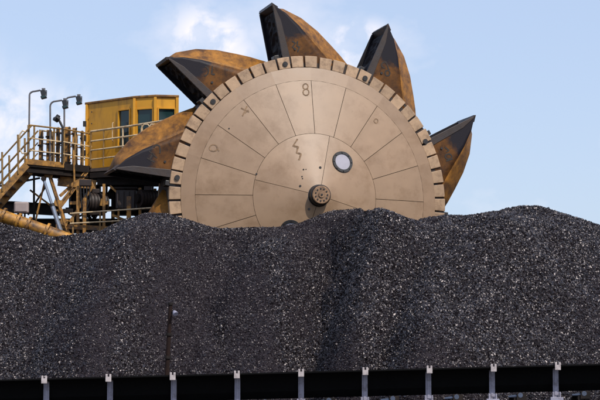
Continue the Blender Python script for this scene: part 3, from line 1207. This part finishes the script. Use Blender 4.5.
for k in range(5):
    p = A_.lerp(B_, 0.12)
    g.tube([p + Vector((-0.02, -0.03, 0.3 + k * 0.36)), p + Vector((-0.02, -0.06, 0.3 + k * 0.36))], 0.02, 6)
g.build('rivet_row', 'rubber', cab)

# ------------------------------------------------------------------ rails in front of the cab
rail = thing('cab_handrail', 'pale three bar handrail running in front of the yellow cab', 'handrail', on_z(110, 61.6, ZB))
K0, K1 = at(91, 131.5, 62.3), at(168, 120, 60.75)
zr = (K0.z + K1.z) / 2
for dz, px0, r in ((0, 91, 0.034), (-0.30, 91, 0.028), (-0.58, 93, 0.028), (-0.86, 95, 0.024)):
    a, b = K0 + Vector((0, 0, dz)), K1 + Vector((0, 0, dz))
    mid = a.lerp(b, 0.5) + Vector((0, 0, -0.012))
    G().tube([a, mid, b], r, 8).build('rail', 'railing', rail, smooth=True)
for t in (0.0, 0.17, 0.42, 0.67, 0.9):
    p = K0.lerp(K1, t)
    G().tube([p, (p.x, p.y, ZB - 0.05)], 0.024, 8).build('post', 'dark_rail' if t < 0.3 else 'railing', rail, smooth=True)
for px in (143, 150, 157):                # hooped rail ends
    p = at(px, 134, 61.0)
    G().tube([p + Vector((-.06, 0, -.5)), p + Vector((-.05, 0, .18)), p + Vector((0.03, 0, .29)), p + Vector((.14, 0, .29)), p + Vector((.22, 0, .18)), p + Vector((.2, 0, -.4))],
             0.02, 8).build('hoop', 'railing', rail, smooth=True)
pf = thing('cab_walkway', 'narrow grimy walkway floor in front of the yellow cab', 'walkway', on_z(110, 61.6, ZB - .2))
a, b = Vector((K0.x, K0.y - .05, ZB - 0.08)), Vector((K1.x + .3, K1.y - .05, ZB - 0.08))
dv = Vector((0.35, 0.6, 0))
G().add([a, b, b + dv, a + dv, *(q - Vector((0, 0, .10)) for q in (a, b, b + dv, a + dv))],
        [(0, 1, 2, 3), (7, 6, 5, 4), (0, 4, 5, 1), (1, 5, 6, 2), (2, 6, 7, 3), (3, 7, 4, 0)]).build('floor_plate', 'grating', pf)
G().beam(a + Vector((0, -.02, -.22)), b + Vector((0, -.02, -.22)), 0.06, 0.16).build('edge_beam', 'dark', pf)

# ------------------------------------------------------------------ landing platform, left
plat = thing('access_platform', 'railed access platform high on the left beside the cab', 'platform', at(50, 166, 61.6))
PZ = at(25, 163, 60.8).z
Q0, Q1, Q2 = on_z(25.5, 60.8, PZ), on_z(64, 61.75, PZ), on_z(91, 62.4, PZ)
back = Vector((0.25, 1.25, 0))
for i, (p, q) in enumerate(((Q0, Q1), (Q1, Q2))):
    q = q - (q - p).normalized() * 0.012
    z1 = Vector((0, 0, -.05))
    G().add([p, q, q + back, p + back, p + z1, q + z1, q + back + z1, p + back + z1],
            [(0, 1, 2, 3), (7, 6, 5, 4), (0, 4, 5, 1), (1, 5, 6, 2), (2, 6, 7, 3), (3, 7, 4, 0)]).build('floor_grating', 'grating', plat)
G().beam(Q0 + Vector((0, -.03, .05)), Q1 + Vector((0, -.03, .05)), 0.03, 0.16).build('kick_plate', 'brown', plat)
G().beam(Q1 + Vector((0.02, -.03, .0)), Q2 + Vector((0, -.03, .0)), 0.03, 0.2).build('kick_plate', 'dark', plat)
G().ibeam(Q0 + Vector((-.05, .05, -.16)), Q2 + Vector((0, .05, -.16)), 0.14, 0.2).build('edge_beam', 'dark', plat)
G().ibeam(Q0 + back + Vector((0, -.05, -.16)), Q2 + back + Vector((0, -.05, -.16)), 0.14, 0.2).build('edge_beam', 'dark', plat)
for k in range(7):
    p = Q0.lerp(Q2, (k + 0.4) / 7) + Vector((0, 0, -.13))
    G().beam(p + Vector((0, .1, 0)), p + back * 0.93, 0.06, 0.12).build('cross_beam', 'brown', plat)
H = 1.14
for i, px in enumerate((28, 34, 54, 64, 75, 83, 91)):
    Yp = np.interp(px, [25.5, 64, 91], [60.8, 61.75, 62.4])
    p = on_z(px, Yp, PZ)
    G().tube([p, p + Vector((0, 0, H if px < 70 else H - .05))], 0.028, 8).build('post', 'dark_rail', plat, smooth=True)
for dz, r in ((H, 0.026), (H * .66, 0.02), (H * .34, 0.02)):
    off = Vector((0.02, 0, dz))
    G().tube([on_z(28, 60.86, PZ) + off, Q1 + off, Q2 + off + Vector((0, 0, -.06))], r, 8).build('rail', 'railing' if dz < 1 else 'dark_rail', plat, smooth=True)
    off = back + Vector((0, -.06, dz))
    G().tube([Q0 + off, Q1 + off, Q2 + off], r, 8).build('rail', 'railing', plat, smooth=True)
for k in range(6):
    p = Q0.lerp(Q2, k / 5 * .96 + .01) + back + Vector((0, -.06, 0))
    G().tube([p, p + Vector((0, 0, H))], 0.024, 8).build('post', 'dark_rail', plat, smooth=True)

# tall orange posts standing on the platform: hose and cable risers
LB = ('first orange cable riser from the stair end, standing on the platform', 'second orange riser from the stair end of the platform',
      'third orange riser on the platform, below the tilted spotlight', 'fourth and widest orange riser of the platform row',
      'fifth orange riser of the platform row', 'orange riser nearest the yellow cab')
for i, (px, w, yt) in enumerate(((41, 4.2, 131), (49, 5, 130), (58, 4, 127.5), (67.5, 6, 127), (74.5, 4.5, 128), (82, 3, 131))):
    Yp = np.interp(px, [25.5, 64, 91], [60.8, 61.75, 62.4]) + 0.55
    ww = w / FPX * Yp
    base = on_z(px, Yp, PZ)
    t = thing('cable_riser', LB[i], 'cable riser', base, 'orange risers on the platform')
    h = at(px, yt, Yp).z - PZ
    G().box(base + Vector((0, 0, h / 2)), (ww, 0.10, h)).build('channel', 'orange' if i % 2 else 'brown', t, bevel=0.01)
    for k in range(4):
        z = h * (0.15 + 0.23 * k + random.uniform(-.04, .04))
        G().box(base + Vector((random.uniform(-.02, .03), -0.075, z)), (ww * 1.25, 0.05, 0.05)).build('clamp', 'dark', t)
    pp = [base + Vector((ww * .3, -.09, 0.002))]
    for k in range(1, 8):
        pp.append(base + Vector((ww * .3 + random.uniform(-.03, .03), -.09, h * k / 7)))
    G().tube(pp, 0.018, 6).build('cable', 'rubber', t, smooth=True)

# ------------------------------------------------------------------ stairs going down to the left
st = thing('access_stairs', 'steep rusty access stairs descending to the left from the platform', 'stairs', at(-20, 215, 61))
S0, S1 = Q0 + Vector((0.05, 0, -.05)), at(-34, 232, 60.8)
S1.y = S0.y
dw = Vector((0.1, 0.75, 0))
for o in (Vector(), dw):
    G().beam(S0 + o, S1 + o, 0.05, 0.20).build('stringer', 'brown', st)
ns = 9
for k in range(1, ns):
    p = S0.lerp(S1, k / ns)
    G().box(p + dw / 2 + Vector((0, 0, .02)), (0.24, 0.68, 0.035)).build('tread', 'grating', st)
sd_ = (S1 - S0)
for j, o in enumerate((Vector((0, -.03, 0)), dw)):
    for dz, r in ((1.02, 0.026), (.66, 0.02), (.34, 0.02)):
        a = S0 + o + Vector((0.12, 0, dz + (0.14 if j == 0 else 0.1)))
        G().tube([a, a + sd_ * 1.02], r, 8).build('rail', 'dark_rail', st, smooth=True)
    for t in (0.14, 0.40, 0.68, 0.93):
        p = S0 + o + sd_ * t
        G().tube([p, p + Vector((-.03, 0, 1.17))], 0.03, 8).build('post', 'dark_rail', st, smooth=True)
p = at(21.5, 136, 60.77)
G().tube([p + Vector((.13, 0, .12)), p + Vector((.03, 0, .16)), p + Vector((-.05, 0, .05)), p + Vector((-.05, 0, -.38)), p + Vector((.03, 0, -.52)), p + Vector((.14, 0, -.5))], 0.024, 8).build(
    'rail_return', 'railing', st, smooth=True)

# ------------------------------------------------------------------ floodlights
FL = ((28.8, 95, 29.5, 43.5, 90.5, 60.9, 'tallest floodlight on a bent pole above the stair head'),
      (50.5, 106, 50.2, 65, 100.5, 61.5, 'floodlight with bent pole beside the tilted spotlight'),
      (64.5, 105, 64.3, 78.8, 96.5, 62.3, 'floodlight nearest the yellow cab on a bent pole'))
for px, yb, px2, hx, hy, Yf, lab in FL:
    base = on_z(px, Yf, PZ)
    t = thing('floodlight', lab, 'floodlight', base, 'floodlights above the platform')
    s = FPX / Yf
    p1, p3 = at(px2, yb, Yf), at(hx - 3, hy - 0.3, Yf)
    dx = p3.x - p1.x
    dzz = p3.z - p1.z
    pp = [base, p1] + [Vector((p1.x + 0.16 * (1 - math.cos(a)) * 1.0, Yf, p1.z + (dzz - .03) * math.sin(a))) for a in (0.4, 0.8, 1.2, 1.57)] + [p3]
    G().tube(pp, 0.027, 8).build('pole', 'pole', t, smooth=True)
    c = at(hx, hy + 2.6, Yf)
    rot = Matrix.Rotation(R(-14), 3, 'Y')
    h = G().box(c, (0.15, 0.17, 0.19), rot)
    h.box(c + Vector((0.01, 0, -.12)), (0.17, 0.20, 0.09), rot)
    hd = h.build('lamp_head', 'glass_black', t, bevel=0.02)
    G().box(c + Vector((0.0, 0, .115)), (0.10, 0.09, 0.06)).build('mounting', 'pole', hd)
    g = G()
    for k in range(4):
        g.box(c + Vector((0.085, 0, -.05 + .04 * k)), (0.03, 0.15, 0.012), rot)
    g.build('cooling_fins', 'glass_black', hd)
    G().box(c + Vector((0.015, -.1, -.12)), (0.13, 0.012, 0.06), rot).build('lens', 'glass', hd)

b = at(62.5, 127, 61.65)
t = thing('spotlight', 'small black tilted spotlight clamped to the platform railing', 'spotlight', b)
G().tube([b + Vector((0, 0, -1.1)), b], 0.035, 8).build('pole', 'rubber', t, smooth=True)
G().tube([b, at(58.5, 119, 61.65)], 0.035, 8).build('arm', 'rubber', t, smooth=True)
c1, c2 = at(55.0, 121.0, 61.6), at(58.8, 115.2, 61.6)
hd = G().tube([c1, c1.lerp(c2, .3), c1.lerp(c2, .55), c2], [0.085, 0.10, 0.07, 0.06], 12).build('lamp_head', 'glass_black', t, smooth=True)
G().tube([c1 + (c1 - c2) * .02, c1 + (c1 - c2) * .06], 0.075, 12).build('lens', 'glass', hd)
G().tube([at(56.5, 117.2, 61.5), at(59.6, 119.4, 61.5)], 0.05, 8).build('yoke', 'rubber', t, smooth=True)

# ------------------------------------------------------------------ steelwork below the platform
sup = thing('support_frame', 'rusty brown steel frame of slanted legs under the platform', 'support frame', at(60, 235, 61.8))
G().ibeam(at(48, 170, 61.7), at(72, 246, 61.7), 0.17, 0.17).build('leg', 'brown', sup)
G().ibeam(at(46, 176, 61.9), at(33, 232, 61.9), 0.10, 0.11).build('leg', 'brown', sup)
G().ibeam(at(86, 172, 62.3), at(60, 206, 62.0), 0.12, 0.13).build('brace', 'brown', sup)
G().beam(at(60, 196, 62.1), at(80, 178, 62.3), 0.07, 0.09).build('brace', 'brown', sup)
G().beam(at(20, 172, 61.8), at(60, 176, 62.0), 0.12, 0.14).build('cross_beam', 'dark', sup)
G().beam(at(58, 181, 62.1), at(96, 185, 62.3), 0.16, 0.28).build('cross_beam', 'brown', sup)
G().beam(at(14, 192, 61.6), at(28, 178, 61.6), 0.06, 0.07).build('brace', 'dark', sup)
G().beam(at(34, 170, 62.6), at(34, 226, 62.6), 0.06, 0.06).build('brace', 'dark', sup)
G().beam(at(28, 215, 62.7), at(46, 186, 62.7), 0.05, 0.05).build('brace', 'dark', sup)
for x0, y0, x1, y1, w_, Yb, m_ in ((78, 186, 78, 236, .09, 61.8, 'brown'), (93, 186, 70, 222, .07, 61.9, 'brown'), (104, 184, 104, 234, .08, 61.9, 'brown'), (70, 203, 108, 203, .09, 62.0, 'brown'),
                                  (110, 186, 126, 200, .06, 62.0, 'brown'), (20, 178, 4, 203, .07, 61.7, 'brown'), (56, 226, 112, 229, .12, 61.7, 'orange'), (140, 188, 140, 232, .08, 61.9, 'brown'),
                                  (112, 215, 140, 226, .06, 61.7, 'brown'), (0, 186, 40, 178, .05, 62.5, 'dark'), (30, 190, 62, 214, .05, 62.4, 'brown')):
    G().beam(at(x0, y0, Yb), at(x1, y1, Yb), w_, w_ * 1.1).build('frame_bar', m_, sup)
for px, py in ((49, 174), (58, 203), (64, 222)):
    q = at(px, py, 61.58)
    G().box(q, (0.24, 0.03, 0.2), Matrix.Rotation(R(17), 3, 'Y')).build('gusset', 'brown', sup)

cy = thing('hydraulic_cylinder', 'bright blue grey hydraulic rod leaning under the platform', 'hydraulic cylinder', at(63, 238, 61.3))
p, q = at(43.5, 179, 61.3), at(64, 241, 61.3)
G().tube([p, p.lerp(q, .45)], 0.042, 12).build('rod', 'chrome', cy, smooth=True)
G().tube([p.lerp(q, .42), q], 0.068, 12).build('barrel', 'chrome', cy, smooth=True)
G().tube([p.lerp(q, .40), p.lerp(q, .44)], 0.08, 12).build('gland', 'rubber', cy, smooth=True)
G().tube([p + Vector((0, -.09, 0)), p + Vector((0, .09, 0))], 0.07, 10).build('clevis', 'dark', cy, smooth=True)

jb = thing('junction_box', 'pinkish grey junction box above the orange boom pipe', 'junction box', at(21.5, 213, 61.3))
q = at(21.5, 207.6, 61.35)
G().box(q, (0.43, 0.22, 0.33)).build('housing', 'box', jb, bevel=0.04)
G().box(q + Vector((0, -.118, 0)), (0.35, 0.02, 0.25)).build('lid', 'box', jb, bevel=0.008)
for s in (-.1, .1):
    G().tube([q + Vector((s, 0, -.16)), q + Vector((s, 0, -.5))], 0.03, 8).build('conduit', 'rubber', jb, smooth=True)

# boom: orange flanged pipe and dark box girders running to the wheel
bm = thing('boom', 'boom girders with shade in their dark colour, running behind the wheel below the cab', 'boom', at(110, 250, 63))
for (x0, y0, x1, y1, w, h, Yb, m_) in ((58, 176, 200, 174, 0.35, 0.30, 62.9, 'dark'), (-60, 226, 200, 226, 0.4, 0.42, 62.9, 'dark'),
                                      (66, 210, 200, 206, 0.3, 0.12, 63.2, 'dark'), (-60, 203, 60, 210, 0.3, 0.34, 63.3, 'dark')):
    G().ibeam(at(x0, y0, Yb), at(x1, y1, Yb), w, h).build('girder', m_, bm)
for x0, y0, x1, y1 in ((70, 182, 92, 222), (92, 222, 116, 182), (116, 182, 140, 222), (140, 222, 165, 182), (165, 182, 190, 222), (113, 180, 113, 222), (150, 180, 150, 222),
                       (75, 180, 75, 226)):
    G().beam(at(x0, y0, 63.0), at(x1, y1, 63.0), 0.10, 0.10).build('lattice_bar', 'dark', bm)
G().box(at(136, 180, 62.4), (2.3, 0.5, 0.35)).build('cable_tray', 'dark', bm)
G().box(at(85, 199, 63.6), (0.95, 0.4, 0.85)).build('shield_plate', 'dark', bm)
G().box(at(133, 200, 63.7), (1.25, 0.4, 0.95)).build('shield_plate', 'dark', bm)

rc = random.Random(5)
for k in range(26):
    px, py, Yb = rc.uniform(62, 172), rc.uniform(178, 214), rc.uniform(61.9, 63.4)
    L_ = rc.uniform(6, 26)
    kind = k % 3
    if kind == 0:
        G().tube([at(px, py, Yb), at(px + L_ * .4, py + rc.uniform(2, 5), Yb), at(px + L_, py + rc.uniform(-2, 3), Yb)], rc.uniform(.015, .035), 6).build('cable', 'rubber', bm, smooth=True)
    elif kind == 1:
        G().tube([at(px, py, Yb), at(px + rc.uniform(-2, 2), py + L_, Yb)], rc.uniform(.02, .05), 8).build('pipe', ('brown', 'dark', 'dark')[k % 9 // 3], bm, smooth=True)
    else:
        G().box(at(px, py, Yb), (rc.uniform(.1, .35), .15, rc.uniform(.1, .3))).build('bracket_box', ('dark', 'lip', 'dark')[k % 9 // 3], bm, bevel=0.02)

pp_ = thing('boom_pipe', 'orange flanged boom pipe sloping into the coal at the far left', 'pipe', at(30, 232, 60.9))
a, b = at(-45, 200, 60.9), at(70, 240, 60.9)
G().tube([a, b], 0.20, 20).build('pipe', 'orange', pp_, smooth=True)
for t in (0.25, 0.42, 0.55, 0.64, 0.80):
    p = a.lerp(b, t)
    d = (b - a).normalized()
    G().tube([p - d * .035, p + d * .035], 0.27, 20).build('flange', 'orange', pp_, smooth=True)
    for k in range(8):
        th = k * math.pi / 4 + .2
        v = Vector((0, math.cos(th), math.sin(th)))
        v = (v - d * v.dot(d)).normalized()
        G().tube([p + v * .235 - d * .06, p + v * .235 + d * .06], 0.018, 6).build('bolt', 'dark', pp_)

# drive drums under the cab
for (px, py, Yd, r, L, lab) in ((96, 203, 62.2, 0.30, 0.55, 'dark drive motor left of the two below the cab'),
                                (148, 199, 61.9, 0.26, 0.5, 'dark drive motor beside the wheel under the left bucket')):
    c = at(px, py, Yd)
    t = thing('drive_motor', lab, 'motor', c - Vector((0, 0, r)), 'drive motors below the cab')
    e0, e1 = c + Vector((-L / 2, -.15, 0)), c + Vector((L / 2, .15, 0))
    G().tube([e0, e1], r, 20).build('casing', 'lip', t, smooth=True)
    for s in range(6):
        q = e0.lerp(e1, (s + .5) / 6)
        d = (e1 - e0).normalized() * .012
        G().tube([q - d, q + d], r * 1.07, 20).build('cooling_fin', 'dark', t, smooth=True)
    G().tube([e0 - (e1 - e0) * .16, e0], r * .55, 14).build('end_bell', 'dark', t, smooth=True)
    G().box(c + Vector((0, -.05, r + .05)), (0.22, 0.2, 0.14)).build('terminal_box', 'lip', t, bevel=0.02)
    G().box(c + Vector((0, 0, -r - .03)), (L * .9, 0.4, 0.08)).build('foot', 'dark', t)
gb = thing('gearbox', 'dark brown ribbed gearbox housing behind the lower handrail', 'gearbox', at(126, 214, 62.1))
c = at(126.5, 200, 62.2)
G().box(c, (0.62, 0.5, 0.62)).build('housing', 'lip', gb, bevel=0.05)
for k in range(4):
    G().box(c + Vector((-.24 + .16 * k, -.27, -.02)), (0.03, 0.06, 0.5)).build('rib', 'lip', gb)
G().box(c + Vector((0, -.02, .335)), (0.7, 0.56, 0.06)).build('lid', 'dark', gb, bevel=0.01)

# junction clutter under the platform deck: valve block with hoses
vb = thing('valve_block', 'small grey valve block with hanging hoses under the platform', 'valve block', at(86, 186, 61.7))
c = at(85.5, 183, 61.75)
G().box(c, (0.36, 0.2, 0.2)).build('block', 'lip', vb, bevel=0.02)
for k in range(4):
    p = c + Vector((-.14 + .09 * k, -.05, -.1))
    G().tube([p, p + Vector((.02, -.05, -.35)), p + Vector((.05 - .06 * k, 0, -.8)), p + Vector((.1, .1, -1.4))], 0.02, 6).build('hose', 'rubber', vb, smooth=True)
G().tube([at(73.5, 150, 61.9), at(74.5, 186, 61.9)], 0.03, 8).build('pipe', 'brown', vb, smooth=True)

# lower walkway rail
lr = thing('boom_walkway_rail', 'low walkway railing along the boom just above the coal crest', 'handrail', at(110, 232, 61.2))
for (ya, yb, r) in ((213.5, 207.5, 0.022), (223.5, 219, 0.022)):
    G().tube([at(70, ya, 61.4), at(118, (ya + yb) / 2 - .3, 61.2), at(172, yb - 1, 61.0)], r, 8).build('rail', 'railing', lr, smooth=True)
for px, yt, w, m_ in ((84.5, 198, 0.10, 'orange'), (118.5, 209, 0.06, 'orange'), (128.8, 196.5, 0.13, 'orange'), (73, 213, 0.05, 'dark_rail'), (100, 211, 0.05, 'dark_rail'), (152, 207, 0.05, 'railing')):
    G().box((at(px, yt, 61.45) + at(px, 240, 61.45)) / 2, (w, w * .8, (at(px, yt, 61.45) - at(px, 240, 61.45)).z)).build('post', m_, lr, bevel=0.008)
G().beam(at(60, 236, 61.5), at(175, 233, 61.5), 0.5, 0.06).build('floor_grating', 'grating', lr)

# ------------------------------------------------------------------ conveyor in the foreground
CY = 42.0
P0 = at(46, 378.6, CY)
P1 = at(556, 365.2, CY)
sx = (P1.x - P0.x) / 8
sz = (P1.z - P0.z) / 8
conv = thing('conveyor', 'black belt conveyor on blue grey brackets across the bottom', 'conveyor', (0, CY + .5, 0))


def cp(k, d=0.0, dz=0.0):
    """point at bracket k, d metres behind the belt edge line, dz above the belt edge"""
    return Vector((P0.x + sx * k, CY + d, P0.z + sz * k + dz))


K_A, K_B = -6, 14
prof = [(-0.28, 0.0), (-0.28, -0.03), (0.07, -0.05), (0.17, -0.38), (0.30, -0.52), (0.85, -0.52), (1.03, -0.38), (1.16, -0.06), (1.23, 0.0), (1.14, 0.0), (0.98, -0.34), (0.82, -0.47),
        (0.33, -0.47), (0.21, -0.34), (0.10, 0.0)]
for k in range(K_A, K_B):
    g = G()
    e = 0.004 / sx
    for kk in (k + e, k + 1 - e):
        for d, z in prof:
            g.v.append(tuple(cp(kk, d, z)))
    n = len(prof)
    for i in range(n):
        g.f.append((i, (i + 1) % n, n + (i + 1) % n, n + i))
    g.f += [tuple(range(n)), tuple(range(2 * n - 1, n - 1, -1))]
    g.build('belt_section', 'belt', conv)
protos = {}
org = cp(0)
bodies = {}
g = G().box((0, 0.10, -0.335), (0.115, 0.05, 0.62))
g.box((0, 0.07, -0.345), (0.05, 0.012, 0.52))
bodies['bracket_post'] = (g, 'post', 0.008)
g = G()
g.box((0, -0.02, -0.69), (0.26, 0.16, 0.09)).box((-0.07, -0.01, -0.60), (0.03, 0.1, 0.12)).box((0.07, -0.01, -0.60), (0.03, 0.1, 0.12))
bodies['bracket_foot'] = (g, 'post', 0.01)
g = G().box((0, -0.298, -0.055), (0.115, 0.03, 0.10)).box((-0.037, -0.298, 0.02), (0.04, 0.03, 0.06)).box((0.037, -0.298, 0.02), (0.04, 0.03, 0.06)).box((0, -0.10, -0.075), (0.09, 0.37, 0.03))
bodies['bracket_tip'] = (g, 'clip', 0.006)
g = G().box((0.62, 0.08, -0.80), (0.10, 0.14, 0.55)).box((0.62, 0.6, -0.62), (0.08, 1.1, 0.1)).box((0.585, 0.01, -0.60), (0.20, 0.05, 0.16))
bodies['hanger'] = (g, 'dark', 0.008)
g = G().tube([(0.32, 0.05, -0.60), (0.52, 0.05, -0.585)], [0.02, 0.045], 10).tube([(0.56, -0.02, -0.57), (0.56, 0.03, -0.57)], 0.05, 12)
bodies['return_roller'] = (g, 'bluesteel', 0)
g = G().tube([(0.5, 0.02, -0.66), (0.5, 1.1, -0.66)], 0.07, 12)
bodies['roller_tube'] = (g, 'dark', 0)
for k in range(K_A, K_B + 1):
    w = Matrix.Translation(cp(k))
    bpo = None
    for nm, (g, m_, bev) in bodies.items():
        par = conv if nm in ('bracket_post', 'hanger', 'return_roller', 'roller_tube') else bpo
        if nm not in protos:
            o = g.build(nm, m_, par, w, bevel=bev)
            protos[nm] = o
        else:
            o = link(nm, protos[nm].data, par, w, bevel=bev)
        if nm == 'bracket_post':
            bpo = o
    o.rotation_euler.x = random.uniform(-.01, .01)
for d in (0.08, 1.05):
    for k in range(K_A, K_B, 2):
        G().beam(cp(k + .02, d + .06, -.78), cp(k + 1.98, d + .06, -.78), 0.06, 0.08).build('stringer', 'dark', conv)
    for k in range(K_A, K_B + 1, 2):
        p = cp(k, d + .06, -.82)
        G().beam(p, (p.x, p.y, 0), 0.10, 0.10).build('leg', 'dark', conv)
        G().box((p.x, p.y, 0.03), (0.3, 0.3, 0.06)).build('base_plate', 'dark', conv)
# return belt strand
for k in range(K_A, K_B, 2):
    G().add([cp(k, .1, -.60), cp(k + 2, .1, -.60), cp(k + 2, 1.05, -.60), cp(k, 1.05, -.60)], [(0, 1, 2, 3)]).build('return_belt', 'belt', conv)

# ------------------------------------------------------------------ leaning pole in front of the coal
a, b = at(165.5, 400, 43.7), at(170.5, 305, 43.7)
d = (b - a) / (b.z - a.z)
foot = a - d * a.z
pl = thing('leaning_pole', 'thin dark rusty pole leaning against the view of the coal face', 'pole', (foot.x, foot.y, 0))
G().tube([(foot.x, foot.y, -.2), foot.lerp(b, .4), foot.lerp(b, .8), b], [0.058, 0.054, 0.048, 0.042], 10).build('shaft', mat('rusted_pole', (0.018, 0.009, 0.007), 0.9, 0, 0.4, 7, spec=0.2), pl, smooth=True)
G().tube([b, b + d * .05], 0.06, 10).build('cap', 'dark', pl, smooth=True)
q = at(175, 313, 43.6)
G().beam(at(170.2, 312, 43.7), q, 0.03, 0.03).build('arm', 'dark', pl)
G().tube([q + Vector((-.02, .03, .03)), q + Vector((.0, -.03, -.0)), q + Vector((.02, -.06, -.03))], [0.03, 0.05, 0.055], 10).build('lamp_head', 'post', pl, smooth=True)
G().tube([b - d * .12 + Vector((.05, -.02, 0)), q + Vector((-.01, .03, .06)), q + Vector((-.02, .03, .03))], 0.01, 6).build('cable', 'rubber', pl, smooth=True)
for t in (0.25, 0.5, 0.72):
    p = foot.lerp(b, .5 + t / 2)
    G().tube([p - d * .03, p + d * .03], 0.07, 10).build('band', 'dark', pl, smooth=True)
